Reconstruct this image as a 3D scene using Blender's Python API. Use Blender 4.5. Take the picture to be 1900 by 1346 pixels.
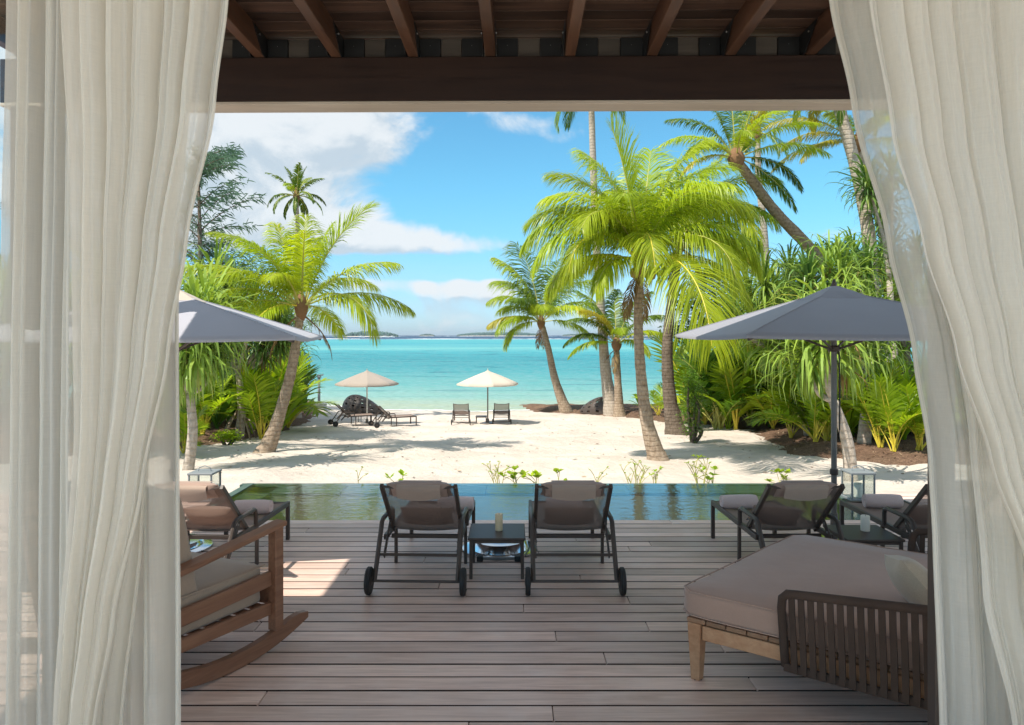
import bpy, math, random
import numpy as np
from mathutils import Vector, Matrix, noise as mnoise
R = math.radians
rnd = random.Random(7)
SC = bpy.context.scene
for o in list(bpy.data.objects): bpy.data.objects.remove(o)
COL = SC.collection
F, CH, CX, HY = 1340.0, 1.8, 950.0, 622.0           # focal (px of a 1900 px wide photo), eye height, principal column, horizon row

# ------------------------------------------------------------------ camera
cam = bpy.data.cameras.new("camera"); camo = bpy.data.objects.new("camera", cam); COL.objects.link(camo)
camo.location = (0, 0, CH); camo.rotation_euler = (R(90), 0, 0)
cam.sensor_width = 36; cam.lens = 36*F/1900; cam.shift_y = -(673-HY)/1900.0
cam.clip_start = .05; cam.clip_end = 20000
SC.camera = camo

# ------------------------------------------------------------------ sun and sky
SUNV = Vector((-.58, -.42, 1.0)).normalized()         # towards the sun: left, behind the camera, high
sun = bpy.data.lights.new("sun", 'SUN'); sun.energy = 2.85; sun.angle = R(.5); sun.color = (1, .93, .82)
suno = bpy.data.objects.new("sun", sun); COL.objects.link(suno)
suno.rotation_euler = (-SUNV).to_track_quat('-Z', 'Y').to_euler(); suno.location = (-10, -8, 20)
SC.view_settings.view_transform = 'Standard'; SC.view_settings.look = 'None'
SC.view_settings.gamma = 1; SC.view_settings.use_curve_mapping = False
SC.view_settings.exposure = 1.2
SC.cycles.use_denoising = True; SC.cycles.max_bounces = 10; SC.cycles.diffuse_bounces = 5
SC.cycles.transparent_max_bounces = 24; SC.cycles.transmission_bounces = 6; SC.cycles.glossy_bounces = 4
SC.cycles.caustics_reflective = False; SC.cycles.caustics_refractive = False
SC.cycles.sample_clamp_indirect = 6

class NT:
    def __init__(s, tree): s.t = tree; s.n = tree.nodes; s.l = tree.links
    def node(s, typ, **kw):
        n = s.n.new(typ)
        for k, v in kw.items(): setattr(n, k, v)
        return n
    def inp(s, sock, v):
        if isinstance(v, bpy.types.NodeSocket): s.l.new(v, sock)
        elif v is not None:
            if hasattr(sock.default_value, '__len__') and not hasattr(v, '__len__'): v = [v]*len(sock.default_value)
            if hasattr(sock.default_value, '__len__') and len(sock.default_value) == 4 and len(v) == 3: v = (*v, 1)
            sock.default_value = v
    def m(s, op, a, b=None, c=None, clamp=False):
        n = s.node('ShaderNodeMath', operation=op); n.use_clamp = clamp
        s.inp(n.inputs[0], a); s.inp(n.inputs[1], b)
        if c is not None: s.inp(n.inputs[2], c)
        return n.outputs[0]
    def mix(s, f, a, b, mode='MIX'):
        n = s.node('ShaderNodeMix', data_type='RGBA', blend_type=mode)
        s.inp(n.inputs[0], f); s.inp(n.inputs[6], a); s.inp(n.inputs[7], b); return n.outputs[2]
    def mapr(s, v, a, b, c=0., d=1., smooth=True):
        n = s.node('ShaderNodeMapRange', interpolation_type='SMOOTHSTEP' if smooth else 'LINEAR')
        for i, x in enumerate((v, a, b, c, d)): s.inp(n.inputs[i], x)
        return n.outputs[0]
    def noise(s, vec, scale, detail=4, rough=.55, dist=0, dim='3D', w=None):
        n = s.node('ShaderNodeTexNoise', noise_dimensions=dim)
        s.inp(n.inputs['Vector'], vec); s.inp(n.inputs['Scale'], scale); s.inp(n.inputs['Detail'], detail)
        s.inp(n.inputs['Roughness'], rough); s.inp(n.inputs['Distortion'], dist)
        if w is not None: s.inp(n.inputs['W'], w)
        return n.outputs[0]
    def ramp(s, f, stops):
        n = s.node('ShaderNodeValToRGB'); s.inp(n.inputs[0], f); r = n.color_ramp
        while len(r.elements) < len(stops): r.elements.new(.5)
        for e, (p, c) in zip(r.elements, stops): e.position = p; e.color = (*c[:3], 1)
        return n.outputs[0]
    def scale(s, vec, sc, loc=(0, 0, 0)):
        n = s.node('ShaderNodeMapping'); s.inp(n.inputs[0], vec); s.inp(n.inputs['Scale'], sc); s.inp(n.inputs['Location'], loc)
        return n.outputs[0]
    def sep(s, v):
        n = s.node('ShaderNodeSeparateXYZ'); s.inp(n.inputs[0], v); return n.outputs
    def comb(s, x, y, z):
        n = s.node('ShaderNodeCombineXYZ'); s.inp(n.inputs[0], x); s.inp(n.inputs[1], y); s.inp(n.inputs[2], z); return n.outputs[0]
    def bump(s, h, strength, dist):
        n = s.node('ShaderNodeBump'); s.inp(n.inputs['Height'], h); n.inputs['Strength'].default_value = strength
        n.inputs['Distance'].default_value = dist; return n.outputs[0]
def lin(r, g, b):
    f = lambda c: (c/255/12.92 if c <= 10 else ((c/255+.055)/1.055)**2.4)
    return (f(r), f(g), f(b))

world = bpy.data.worlds.new("World"); SC.world = world; world.use_nodes = True
w = NT(world.node_tree); w.n.clear()
skt = w.node('ShaderNodeTexSky', sky_type='NISHITA'); skt.sun_disc = False
skt.sun_elevation = math.asin(SUNV.z); skt.sun_rotation = math.atan2(SUNV.x, SUNV.y)
skt.air_density = 1.0; skt.dust_density = .4; skt.ozone_density = 2.5
geo = w.node('ShaderNodeTexCoord').outputs['Generated']
sx, sy, sz = w.sep(geo)[:3]
az = w.m('ARCTAN2', sx, sy)                              # 0 = straight out to sea, + to the right
el = w.m('ARCSINE', sz)
def cloud_field(de):                                    # cloud density, sampled de radians higher up
    e2 = w.m('ADD', el, de)
    v = w.comb(w.m('MULTIPLY', az, 1.0), w.m('MULTIPLY', e2, 1.35), 0)
    n = w.noise(v, 8.5, 9, .6, .35)
    n2 = w.noise(w.comb(az, w.m('MULTIPLY', e2, 2.2), 3.3), 2.6, 3, .5)
    tot = w.m('ADD', w.m('MULTIPLY', w.m('SUBTRACT', n, .5), 2.3), w.m('MULTIPLY', w.m('SUBTRACT', n2, .50), 1.6))
    # cumulus banks: (azimuth, elevation, half width, half height, weight)
    banks = [(-.34, .21, .20, .085, .8), (-.22, .135, .22, .045, .8), (-.10, .125, .12, .022, .75), (-.45, .25, .22, .10, .7), (-.21, .262, .10, .03, .55),
             (-.072, .068, .022, .014, 1.1), (-.025, .066, .022, .017, 1.1), (-.19, .075, .045, .014, .55), (-.12, .066, .015, .010, .8), (-.27, .07, .03, .014, .4), (.025, .285, .07, .022, .75), (.085, .262, .05, .018, .7), (-.045, .305, .03, .012, .6),
             (.41, .13, .06, .014, .7), (-.9, .3, .3, .12, .7), (.95, .25, .25, .1, .7), (2.2, .35, .4, .15, .8), (-2.0, .3, .4, .12, .8), (3.0, .25, .2, .1, .8), (1.4, .5, .3, .15, .7)]
    clear = [(-.14, .093, .20, .014, -1.5), (.06, .17, .30, .07, -.75), (-.08, .22, .07, .05, -.6), (.30, .22, .22, .12, -.8)]
    for (a, e, ra, re, wt) in banks+clear:
        dx = w.m('DIVIDE', w.m('SUBTRACT', az, a), ra); dy = w.m('DIVIDE', w.m('SUBTRACT', e2, e), re)
        q = w.m('ADD', w.m('MULTIPLY', dx, dx), w.m('MULTIPLY', dy, dy))
        g = w.m('EXPONENT', w.m('MULTIPLY', q, -.8))
        tot = w.m('ADD', tot, w.m('MULTIPLY', g, wt))
    return w.m('ADD', tot, w.mapr(el, .33, .6, -.08, .42))  # thickens cloud overhead, out of view, added to whiten the fill light
c0 = cloud_field(0.0); c1 = cloud_field(.022)
cover = w.mapr(c0, .02, .66)
shade = w.mapr(w.m('SUBTRACT', c0, c1), -.34, .30)       # 1 = lit upper side of a puff
ccol = w.mix(shade, (3.0, 3.45, 3.85, 1), (4.45, 4.6, 4.7, 1))
hz = w.mapr(el, 0.0, .16, 1, 0)
low = w.noise(w.comb(w.m('MULTIPLY', az, 1.2), w.m('MULTIPLY', el, 9), 9), 5, 5, .6)
tint = w.mix(w.mapr(el, .0, .22), (.50, .70, .98, 1), (.47, .90, .93, 1))
skc = w.mix(1, skt.outputs[0], tint, 'MULTIPLY')
skc = w.mix(w.m('MULTIPLY', hz, w.mapr(low, .42, .72, .05, .35)), skc, (2.9, 4.2, 5.3, 1))
skc = w.mix(w.m('MULTIPLY', cover, .92), skc, ccol)
bg = w.node('ShaderNodeBackground'); w.inp(bg.inputs[0], skc); bg.inputs[1].default_value = .088
w.l.new(bg.outputs[0], w.node('ShaderNodeOutputWorld').inputs[0])

# ------------------------------------------------------------------ pixel helpers
def P(px, py, Y): return Vector(((px-CX)*Y/F, Y, CH-(py-HY)*Y/F))
def G0(px, py, z=0.): Y = F*(CH-z)/(py-HY); return Vector(((px-CX)*Y/F, Y, z))
ZY = [(-50, -.35), (9.2, -.35), (10, -.5), (13, -.75), (16, -.95), (20, -1.2), (28, -1.64), (36.4, -2.0), (45, -2.6), (60, -3.4), (90, -4)]
LB = [(-60, 12), (-12, 14), (-8.9, 17.5), (-8.1, 20), (-7.7, 22.4), (-8.2, 28.4), (-9.0, 33), (-10.5, 38.5)]      # front line of the left planting bed
RB = [(.9, 36.5), (1.3, 34.6), (4, 32.6), (7.1, 27.6), (8.0, 24), (7.2, 19.5), (6.5, 16.8), (7.6, 15.3), (9.5, 14.6), (20, 14), (60, 12)]
def seg_d(x, y, pts):                                   # signed distance to a polyline (+ = left of the direction)
    best = 1e9; sg = 1
    for (ax, ay), (bx, by) in zip(pts, pts[1:]):
        dx, dy = bx-ax, by-ay; t = max(0, min(1, ((x-ax)*dx+(y-ay)*dy)/(dx*dx+dy*dy)))
        qx, qy = ax+t*dx-x, ay+t*dy-y; d = math.hypot(qx, qy)
        if d < best: best = d; sg = 1 if dx*(y-ay)-dy*(x-ax) > 0 else -1
    return best*sg
def zbase(x, y):
    for (a, za), (b, zb) in zip(ZY, ZY[1:]):
        if y <= b:
            t = (y-a)/(b-a); return za+(zb-za)*t
    return ZY[-1][1]
def sandz(x, y):
    z = sum(zbase(x, y+d) for d in (-1, 0, 1))/3 if y > 10.5 else zbase(x, y)
    n = mnoise.noise(Vector((x*.35, y*.35, 0)))*.10+mnoise.noise(Vector((x*1.3, y*1.3, 5)))*.035+mnoise.noise(Vector((x*2.6, y*2.6, 8)))*.035
    f = min(1, max(0, (y-9.2)/2))*(1 if y < 33 else max(0, 1-(y-33)/5))
    # the left shore runs out in a low sand spit
    if x < -7.5: z += .35*min(1, (-7.5-x)/3)*min(1, max(0, (y-28)/6))*max(0, 1-max(0, y-37)/5)
    return z+n*f
def bedh(x, y):
    d = max(seg_d(x, y, LB), seg_d(x, y, RB))
    return -.12+.34*max(0, min(1, (d+.6)/1.6))+mnoise.noise(Vector((x*.9, y*.9, 3)))*.10+mnoise.noise(Vector((x*3, y*3, 6)))*.035
def gz(x, y): return max(sandz(x, y), sandz(x, y)+bedh(x, y))
def G(px, py):                                          # where the ray through a pixel meets the sand
    Y = 9.3
    while Y < 60:
        x = (px-CX)*Y/F
        if CH-(py-HY)*Y/F <= gz(x, Y): break
        Y += .05
    x = (px-CX)*Y/F; return Vector((x, Y, gz(x, Y)))

# ------------------------------------------------------------------ object helpers
def link(o): COL.objects.link(o); return o
def tag(o, label=None, cat=None, group=None, kind=None):
    if label: o['label'] = label
    if cat: o['category'] = cat
    if group: o['group'] = group
    if kind: o['kind'] = kind
    return o
def thing(name, label, cat, loc=(0, 0, 0), rz=0, group=None, kind=None):
    o = link(bpy.data.objects.new(name, None)); o.location = loc; o.rotation_euler = (0, 0, rz); o.empty_display_size = .1
    return tag(o, label, cat, group, kind)
def dup(root, loc=None, rz=None, label=None, scale=None):
    def cp(o, par):
        c = o.copy(); COL.objects.link(c)
        if par: c.parent = par
        for ch in o.children: cp(ch, c)
        return c
    r = cp(root, None)
    if loc is not None: r.location = loc
    if rz is not None: r.rotation_euler = (0, 0, rz)
    if label: r['label'] = label
    if scale: r.scale = (scale,)*3
    return r
def edges_dark(mb):                                     # sawn long edges: dark unweathered wood, darkened too for the shade in the gaps
    for i, f in enumerate(mb.f):
        a, b, c = (Vector(mb.v[k]) for k in f[:3]); nn = (b-a).cross(c-a).normalized()
        if abs(nn.y) > .6: mb.mi[i] = 1
    return mb
class MB:
    def __init__(s, off=(0, 0, 0)): s.v = []; s.f = []; s.mi = []; s.at = []; s.off = Vector(off)
    def add(s, vs, fs, mi=0, at=0.):
        b = len(s.v); s.v += [tuple(Vector(v)-s.off) for v in vs]; s.f += [tuple(b+i for i in f) for f in fs]
        s.mi += [mi]*len(fs); s.at += [at]*len(vs); return s
    def box(s, c, d, M=None, mi=0, ch=0.):
        hx, hy, hz = d[0]/2, d[1]/2, d[2]/2; c = Vector(c)
        if ch:
            ch = min(ch, hx*.9, hy*.9, hz*.9); vs = []; idx = {}
            for a in (-1, 1):
                for b in (-1, 1):
                    for e in (-1, 1):
                        for k, q in enumerate(((a*hx, b*(hy-ch), e*(hz-ch)), (a*(hx-ch), b*hy, e*(hz-ch)), (a*(hx-ch), b*(hy-ch), e*hz))):
                            idx[(a, b, e, k)] = len(vs); vs.append(q)
            I = lambda *t: idx[t]; fs = []
            for a in (-1, 1):
                fs.append([I(a, -1, -1, 0), I(a, 1, -1, 0), I(a, 1, 1, 0), I(a, -1, 1, 0)][::a])
                fs.append([I(-1, a, -1, 1), I(1, a, -1, 1), I(1, a, 1, 1), I(-1, a, 1, 1)][::-a])
                fs.append([I(-1, -1, a, 2), I(1, -1, a, 2), I(1, 1, a, 2), I(-1, 1, a, 2)][::a])
            for a in (-1, 1):
                for b in (-1, 1):
                    fs.append([I(a, b, -1, 0), I(a, b, -1, 1), I(a, b, 1, 1), I(a, b, 1, 0)][::a*b])
                    fs.append([I(a, -1, b, 0), I(a, 1, b, 0), I(a, 1, b, 2), I(a, -1, b, 2)][::a*b])
                    fs.append([I(-1, a, b, 1), I(-1, a, b, 2), I(1, a, b, 2), I(1, a, b, 1)][::a*b])
                    for e in (-1, 1): fs.append([I(a, b, e, 0), I(a, b, e, 1), I(a, b, e, 2)][::a*b*e])
        else:
            vs = [(a*hx, b*hy, e*hz) for a in (-1, 1) for b in (-1, 1) for e in (-1, 1)]
            fs = [(0, 1, 3, 2), (4, 6, 7, 5), (0, 4, 5, 1), (2, 3, 7, 6), (0, 2, 6, 4), (1, 5, 7, 3)]
        vs = [(M @ Vector(v) if M else Vector(v))+c for v in vs]
        return s.add(vs, fs, mi)
    def bar(s, a, b, wd, ht, up=(0, 0, 1), ch=.003, mi=0):   # box between two points: wd across, ht along 'up'
        a, b = Vector(a), Vector(b); d = b-a; L = d.length; x = d/L; u = Vector(up)
        y = u.cross(x)
        if y.length < 1e-4: y = Vector((0, 1, 0)).cross(x)
        y.normalize(); z = x.cross(y); M = Matrix((x, y, z)).transposed()
        return s.box((a+b)/2, (L, wd, ht), M, mi, ch)
    def tube(s, pts, rad, n=8, cap=True, mi=0, at=0., sq=None):
        pts = [Vector(p) for p in pts]; rad = rad if hasattr(rad, '__len__') else [rad]*len(pts)
        vs = []; ref = None
        for i, p in enumerate(pts):
            t = (pts[min(i+1, len(pts)-1)]-pts[max(i-1, 0)]).normalized()
            if ref is None: ref = Vector((0, 0, 1)) if abs(t.z) < .9 else Vector((1, 0, 0))
            a = (ref-t*ref.dot(t)).normalized(); ref = a; b = t.cross(a)
            for k in range(n):
                q = 2*math.pi*k/n; vs.append(p+(a*math.cos(q)+b*math.sin(q))*rad[i])
        fs = []
        for i in range(len(pts)-1):
            for k in range(n): fs.append((i*n+k, i*n+(k+1) % n, (i+1)*n+(k+1) % n, (i+1)*n+k))
        if cap: fs.append(tuple(range(n))[::-1]); fs.append(tuple((len(pts)-1)*n+k for k in range(n)))
        return s.add(vs, fs, mi, at)
    def lathe(s, prof, c=(0, 0, 0), n=24, mi=0, M=None, cap=True):
        c = Vector(c); vs = []
        for r, z in prof:
            for k in range(n):
                v = Vector((r*math.cos(2*math.pi*k/n), r*math.sin(2*math.pi*k/n), z)); vs.append((M @ v if M else v)+c)
        fs = [(i*n+k, i*n+(k+1) % n, (i+1)*n+(k+1) % n, (i+1)*n+k) for i in range(len(prof)-1) for k in range(n)]
        if cap: fs.append(tuple(range(n))[::-1]); fs.append(tuple((len(prof)-1)*n+k for k in range(n)))
        return s.add(vs, fs, mi)
    def build(s, name, mats, parent=None, smooth=False, label=None, mods=(), attr=False, sharp=None):
        me = bpy.data.meshes.new(name); me.from_pydata(s.v, [], s.f)
        mats = mats if isinstance(mats, (list, tuple)) else [mats]
        for m in mats: me.materials.append(m)
        if len(mats) > 1: me.polygons.foreach_set('material_index', s.mi)
        if smooth: me.shade_smooth()
        if sharp: me.set_sharp_from_angle(angle=R(sharp))
        if attr:
            a = me.attributes.new('lv', 'FLOAT', 'POINT'); a.data.foreach_set('value', s.at)
        me.update(); o = link(bpy.data.objects.new(name, me))
        if parent is not None: o.parent = parent
        if label: o['label'] = label
        for typ, kw in mods:
            md = o.modifiers.new(typ, typ)
            for k, v in kw.items(): setattr(md, k, v)
        return o
def inst(name, me, parent, loc=(0, 0, 0), rot=(0, 0, 0), sc=1.):
    o = link(bpy.data.objects.new(name, me)); o.parent = parent; o.location = loc; o.rotation_euler = rot
    o.scale = (sc,)*3 if not hasattr(sc, '__len__') else sc
    return o
def pillow_mb(w_, d_, h_, n=14, pw=3.2, off=(0, 0, 0), seed=0):   # soft cushion centred on z=0
    mb = MB(off); vs = []; r = random.Random(seed)
    for sgn in (1, -1):
        for i in range(n+1):
            for j in range(n+1):
                u, v = 2*i/n-1, 2*j/n-1
                e = (max(0, 1-abs(u)**pw)*max(0, 1-abs(v)**pw))**.5
                k = 1-.05*(abs(u)**2)*(1-abs(v)**2) if sgn else 1
                pin = 1-.06*(1-v*v)*(u*u); pin2 = 1-.06*(1-u*u)*(v*v)
                z = sgn*h_/2*e*(1+.08*mnoise.noise(Vector((u*2+seed, v*2, seed*1.7))))
                vs.append((u*w_/2*pin, v*d_/2*pin2, z))
    fs = []; N = (n+1)*(n+1)
    for i in range(n):
        for j in range(n):
            a = i*(n+1)+j; fs.append((a, a+n+1, a+n+2, a+1)); fs.append((N+a, N+a+1, N+a+n+2, N+a+n+1))
    mb.add(vs, fs); return mb

# ------------------------------------------------------------------ materials
def new_mat(name):
    m = bpy.data.materials.new(name); m.use_nodes = True; t = NT(m.node_tree); t.n.clear()
    out = t.node('ShaderNodeOutputMaterial'); return m, t, out
def princ(t, out, col, rough=.6, spec=.5, metal=0, normal=None, link_=True):
    p = t.node('ShaderNodeBsdfPrincipled'); t.inp(p.inputs['Base Color'], col); t.inp(p.inputs['Roughness'], rough)
    t.inp(p.inputs['Specular IOR Level'], spec); t.inp(p.inputs['Metallic'], metal)
    if normal is not None: t.inp(p.inputs['Normal'], normal)
    if link_: t.l.new(p.outputs[0], out.inputs[0])
    return p
def mixsh(t, f, a, b):
    n = t.node('ShaderNodeMixShader'); t.inp(n.inputs[0], f); t.l.new(a, n.inputs[1]); t.l.new(b, n.inputs[2]); return n.outputs[0]
def pos(t): return t.node('ShaderNodeNewGeometry').outputs['Position']
def objc(t): return t.node('ShaderNodeTexCoord').outputs['Object']
def rand(t): return t.node('ShaderNodeObjectInfo').outputs['Random']
def simple(name, c, rough=.6, var=.12, nscale=8, bump=.0, bscale=200, spec=.4, metal=0, bd=.001):
    m, t, out = new_mat(name); p = objc(t)
    n = t.noise(p, nscale, 5, .6)
    col = t.mix(n, tuple(x*(1-var) for x in c), tuple(min(1, x*(1+var)) for x in c))
    nm = t.bump(t.noise(p, bscale, 3), bump, bd) if bump else None
    princ(t, out, col, rough, spec, metal, nm); return m
def wood(name, c1, c2, axis, rough=.65, fine=60, randv=.25, spec=.3, worldc=False, bump=.25, grey=None):
    m, t, out = new_mat(name); p = pos(t) if worldc else objc(t); r = rand(t)
    sc = [fine*.5]*3; sc[axis] = fine*.03
    off = t.comb(t.m('MULTIPLY', r, 37.), t.m('MULTIPLY', r, 91.), t.m('MULTIPLY', r, 53.))
    va = t.node('ShaderNodeVectorMath', operation='ADD'); t.inp(va.inputs[0], p); t.inp(va.inputs[1], off)
    q = va.outputs[0]
    g = t.noise(t.scale(q, tuple(sc)), 1, 6, .65, .6)
    big = t.noise(q, 1.6, 3, .5)
    f = t.m('ADD', t.m('MULTIPLY', g, .75), t.m('MULTIPLY', big, .35), clamp=True)
    col = t.mix(t.mapr(f, .3, .8), c1, c2)
    if grey: col = t.mix(t.mapr(t.noise(q, 3.5, 4, .6), .45, .75, 0, .6), col, grey)
    br = t.m('ADD', t.m('MULTIPLY', r, randv), 1-randv/2)
    col = t.mix(1, col, t.comb(br, br, br), 'MULTIPLY')
    princ(t, out, col, t.mapr(g, .2, .8, rough-.1, rough+.12), spec, 0, t.bump(g, bump, .004)); return m
M = {}
M['deckedge'] = simple('plank_edge_wood_gap_shade', (.05, .028, .02), .8, .2, 20)  # dark edge wood, with the shade of the gaps painted in
M['deck'] = wood('deck_wood', (.53, .35, .275), (.86, .65, .55), 0, .48, 70, .48, .5, True, .35, grey=(.74, .60, .53))
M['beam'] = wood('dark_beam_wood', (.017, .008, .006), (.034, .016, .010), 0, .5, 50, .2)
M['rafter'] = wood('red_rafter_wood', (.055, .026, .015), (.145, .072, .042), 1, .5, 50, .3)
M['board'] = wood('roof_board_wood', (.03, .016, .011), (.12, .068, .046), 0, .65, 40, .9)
M['paleboard'] = wood('pale_block_wood', (.06, .05, .042), (.10, .085, .07), 0, .6, 40, .3)
M['soffit'] = wood('ceiling_and_lit_strip_wood', (.40, .33, .26), (.58, .50, .41), 0, .6, 40, .1)  # on the beam its paleness stands for light bounced from the sand
M['teak'] = wood('teak', (.42, .20, .10), (.58, .325, .18), 0, .55, 70, .1)
M['teakd'] = wood('teak_slat', (.24, .125, .07), (.36, .20, .115), 1, .55, 70, .35)
M['rock'] = wood('rocker_wood', (.19, .085, .05), (.33, .17, .10), 0, .45, 60, .1)
M['metal'] = simple('dark_powdercoat', (.070, .052, .043), .45, .1, 12, .05, 400)
M['metal_lt'] = simple('grey_powdercoat', (.16, .15, .14), .4, .1, 12)
M['bracket'] = simple('galvanised_bracket', (.022, .023, .024), .5, .2, 20, metal=.3)
M['bolt'] = simple('bolt_steel', (.35, .35, .35), .45, .05, metal=1)
M['steel'] = simple('polished_steel', (.72, .75, .78), .16, .03, 3, metal=1)
M['black'] = simple('black_rubber_and_shade', (.02, .02, .02), .6, .1)
M['wax'] = simple('cream_wax', (.82, .66, .42), .5, .05, 20)
M['waxlight'] = simple('white_wax', (.85, .80, .68), .5, .05, 20)
M['sunbounce'] = simple('pale_bounce_floor', (.78, .74, .68), .7, .1, 3)  # brightness raised so the unseen floor reflects more light
M['concrete'] = simple('concrete', (.45, .44, .41), .8, .15, 12)
M['lampgrey'] = simple('grey_post_paint', (.30, .33, .35), .4, .05)
M['lantern'] = simple('lantern_metal', (.22, .24, .25), .5, .08, 15)
def fabric(name, c, var=.1, sc=350, rough=.9, folds=.25, translucent=0):
    m, t, out = new_mat(name); p = objc(t)
    wv = t.noise(t.scale(p, (1, 1, 1)), sc, 2, .6); big = t.noise(p, 3.5, 4, .55)
    f = t.m('ADD', t.m('MULTIPLY', wv, .6), t.m('MULTIPLY', big, .4))
    col = t.mix(t.mapr(f, .3, .7), tuple(x*(1-var) for x in c), tuple(x*(1+var) for x in c))
    h = t.m('ADD', t.m('MULTIPLY', wv, .03), t.m('MULTIPLY', big, .8))
    b = princ(t, out, col, rough, .15, 0, t.bump(h, folds, .03), link_=not translucent)
    b.inputs['Sheen Weight'].default_value = .25 if name != 'woven_rope' else .03
    if translucent:
        tr = t.node('ShaderNodeBsdfTranslucent'); t.inp(tr.inputs[0], col)
        t.l.new(mixsh(t, translucent, b.outputs[0], tr.outputs[0]), out.inputs[0])
    return m
M['taupe'] = fabric('taupe_cushion', (.42, .27, .205))
M['taupe_seat'] = fabric('rocker_cushion', (.42, .31, .23))
M['taupe_pil'] = fabric('taupe_pillow', (.36, .25, .20), .15, 500)
M['cover'] = fabric('headrest_cover', (.40, .30, .24), .08)
M['towel'] = fabric('towel_terry', (.70, .55, .51), .12, 260, 1, .5)
M['beige'] = fabric('beige_linen', (.46, .37, .28), .15, 300)
M['rope'] = fabric('woven_rope', (.070, .045, .034), .25, 500)
M['canopy'] = fabric('grey_canopy', (.45, .45, .50), .04, 500, .85, .05, .12)
M['canopy2'] = fabric('charcoal_canopy', (.29, .29, .325), .04, 500, .85, .05, .08)
M['cream'] = fabric('cream_canopy_and_lit_cap', (.72, .63, .53), .04, 300, .9, .05, .3)  # also serves the painted sunlit cap of a grey umbrella
M['pink'] = fabric('dusty_canopy', (.47, .40, .345), .04, 300, .9, .05, .25)
def sling(name, c, open_):
    m, t, out = new_mat(name); p = objc(t)
    b = princ(t, out, t.mix(t.noise(p, 300, 2), tuple(x*.85 for x in c), tuple(x*1.15 for x in c)), .7, .2, link_=False)
    tr = t.node('ShaderNodeBsdfTransparent'); t.l.new(mixsh(t, open_, b.outputs[0], tr.outputs[0]), out.inputs[0]); return m
M['sling'] = sling('sling_mesh', (.24, .175, .145), .30)
M['slingseat'] = sling('seat_sling_mesh', (.27, .20, .165), .06)
def curtain_mat():
    m, t, out = new_mat('sheer_linen'); p = pos(t)
    wx = t.noise(t.scale(p, (190, 190, 9)), 1, 4, .75); wz = t.noise(t.scale(p, (9, 9, 190)), 1, 4, .75)
    wv = t.m('ADD', t.m('MULTIPLY', wx, .5), t.m('MULTIPLY', wz, .5))
    big = t.noise(t.scale(p, (40, 40, 2)), 1, 3, .6)
    col = t.mix(t.m('ADD', t.m('MULTIPLY', wv, .6), t.m('MULTIPLY', big, .4)), (.70, .66, .585), (.97, .93, .86))
    nm = t.bump(wv, .5, .003)
    d = t.node('ShaderNodeBsdfDiffuse'); t.inp(d.inputs[0], col); t.inp(d.inputs['Normal'], nm)
    tl = t.node('ShaderNodeBsdfTranslucent'); t.inp(tl.inputs[0], col)
    body = mixsh(t, .5, d.outputs[0], tl.outputs[0])
    tr = t.node('ShaderNodeBsdfTransparent'); lw = t.node('ShaderNodeLayerWeight'); lw.inputs[0].default_value = .35
    op = t.m('MULTIPLY', t.mapr(lw.outputs['Facing'], .05, .75, .235, .02, False), t.mapr(wv, .35, .65, .75, 1.3, False))
    t.l.new(mixsh(t, op, body, tr.outputs[0]), out.inputs[0]); return m
M['curtain'] = curtain_mat()
def glass_mat(name, tint=(.96, .985, .975), refl=.10):
    m, t, out = new_mat(name)
    tr = t.node('ShaderNodeBsdfTransparent'); t.inp(tr.inputs[0], tint)
    gl = t.node('ShaderNodeBsdfGlossy'); gl.inputs['Roughness'].default_value = .02
    fr = t.node('ShaderNodeFresnel'); fr.inputs[0].default_value = 1.45
    t.l.new(mixsh(t, t.m('MULTIPLY', fr.outputs[0], refl*5), tr.outputs[0], gl.outputs[0]), out.inputs[0]); return m
M['glass'] = glass_mat('clear_glass')
# sand
m, t, out = new_mat('coral_sand'); p = pos(t)
n1 = t.noise(p, .6, 4, .55); n2 = t.noise(p, 7, 6, .65); n3 = t.noise(p, 60, 3, .6)
col = t.mix(t.mapr(n1, .3, .7), (.56, .485, .42), (.66, .585, .515))
col = t.mix(t.mapr(n2, .55, .8, 0, .35), col, (.47, .385, .30))
wet = t.mapr(t.sep(p)[2], -2.04, -1.90, 1, 0)
col = t.mix(wet, col, (.36, .32, .24))
foot = t.node('ShaderNodeTexVoronoi'); t.inp(foot.inputs['Vector'], p); foot.inputs['Scale'].default_value = 2.6
h = t.m('ADD', t.m('MULTIPLY', n2, .6), t.m('ADD', t.m('MULTIPLY', n3, .12), t.m('MULTIPLY', foot.outputs[0], .45)))
princ(t, out, col, .95, .1, 0, t.bump(h, .8, .11)); M['sand'] = m
m, t, out = new_mat('leaf_mulch'); p = pos(t)
n1 = t.noise(p, 1.5, 5, .6); n2 = t.noise(t.scale(p, (1, 1, 1)), 14, 6, .7, 1.5)
col = t.mix(t.mapr(n2, .35, .65), (.10, .06, .042), (.27, .17, .115))
col = t.mix(t.mapr(n1, .5, .75, 0, .5), col, (.24, .17, .11))
princ(t, out, col, .95, .1, 0, t.bump(n2, .9, .06)); M['mulch'] = m
m, t, out = new_mat('litter_chips'); r = t.node('ShaderNodeAttribute', attribute_name='lv').outputs['Fac']
princ(t, out, t.ramp(r, [(0, (.07, .042, .028)), (.6, (.22, .13, .08)), (1, (.46, .34, .23))]), .9, .1); M['litter'] = m
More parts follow.
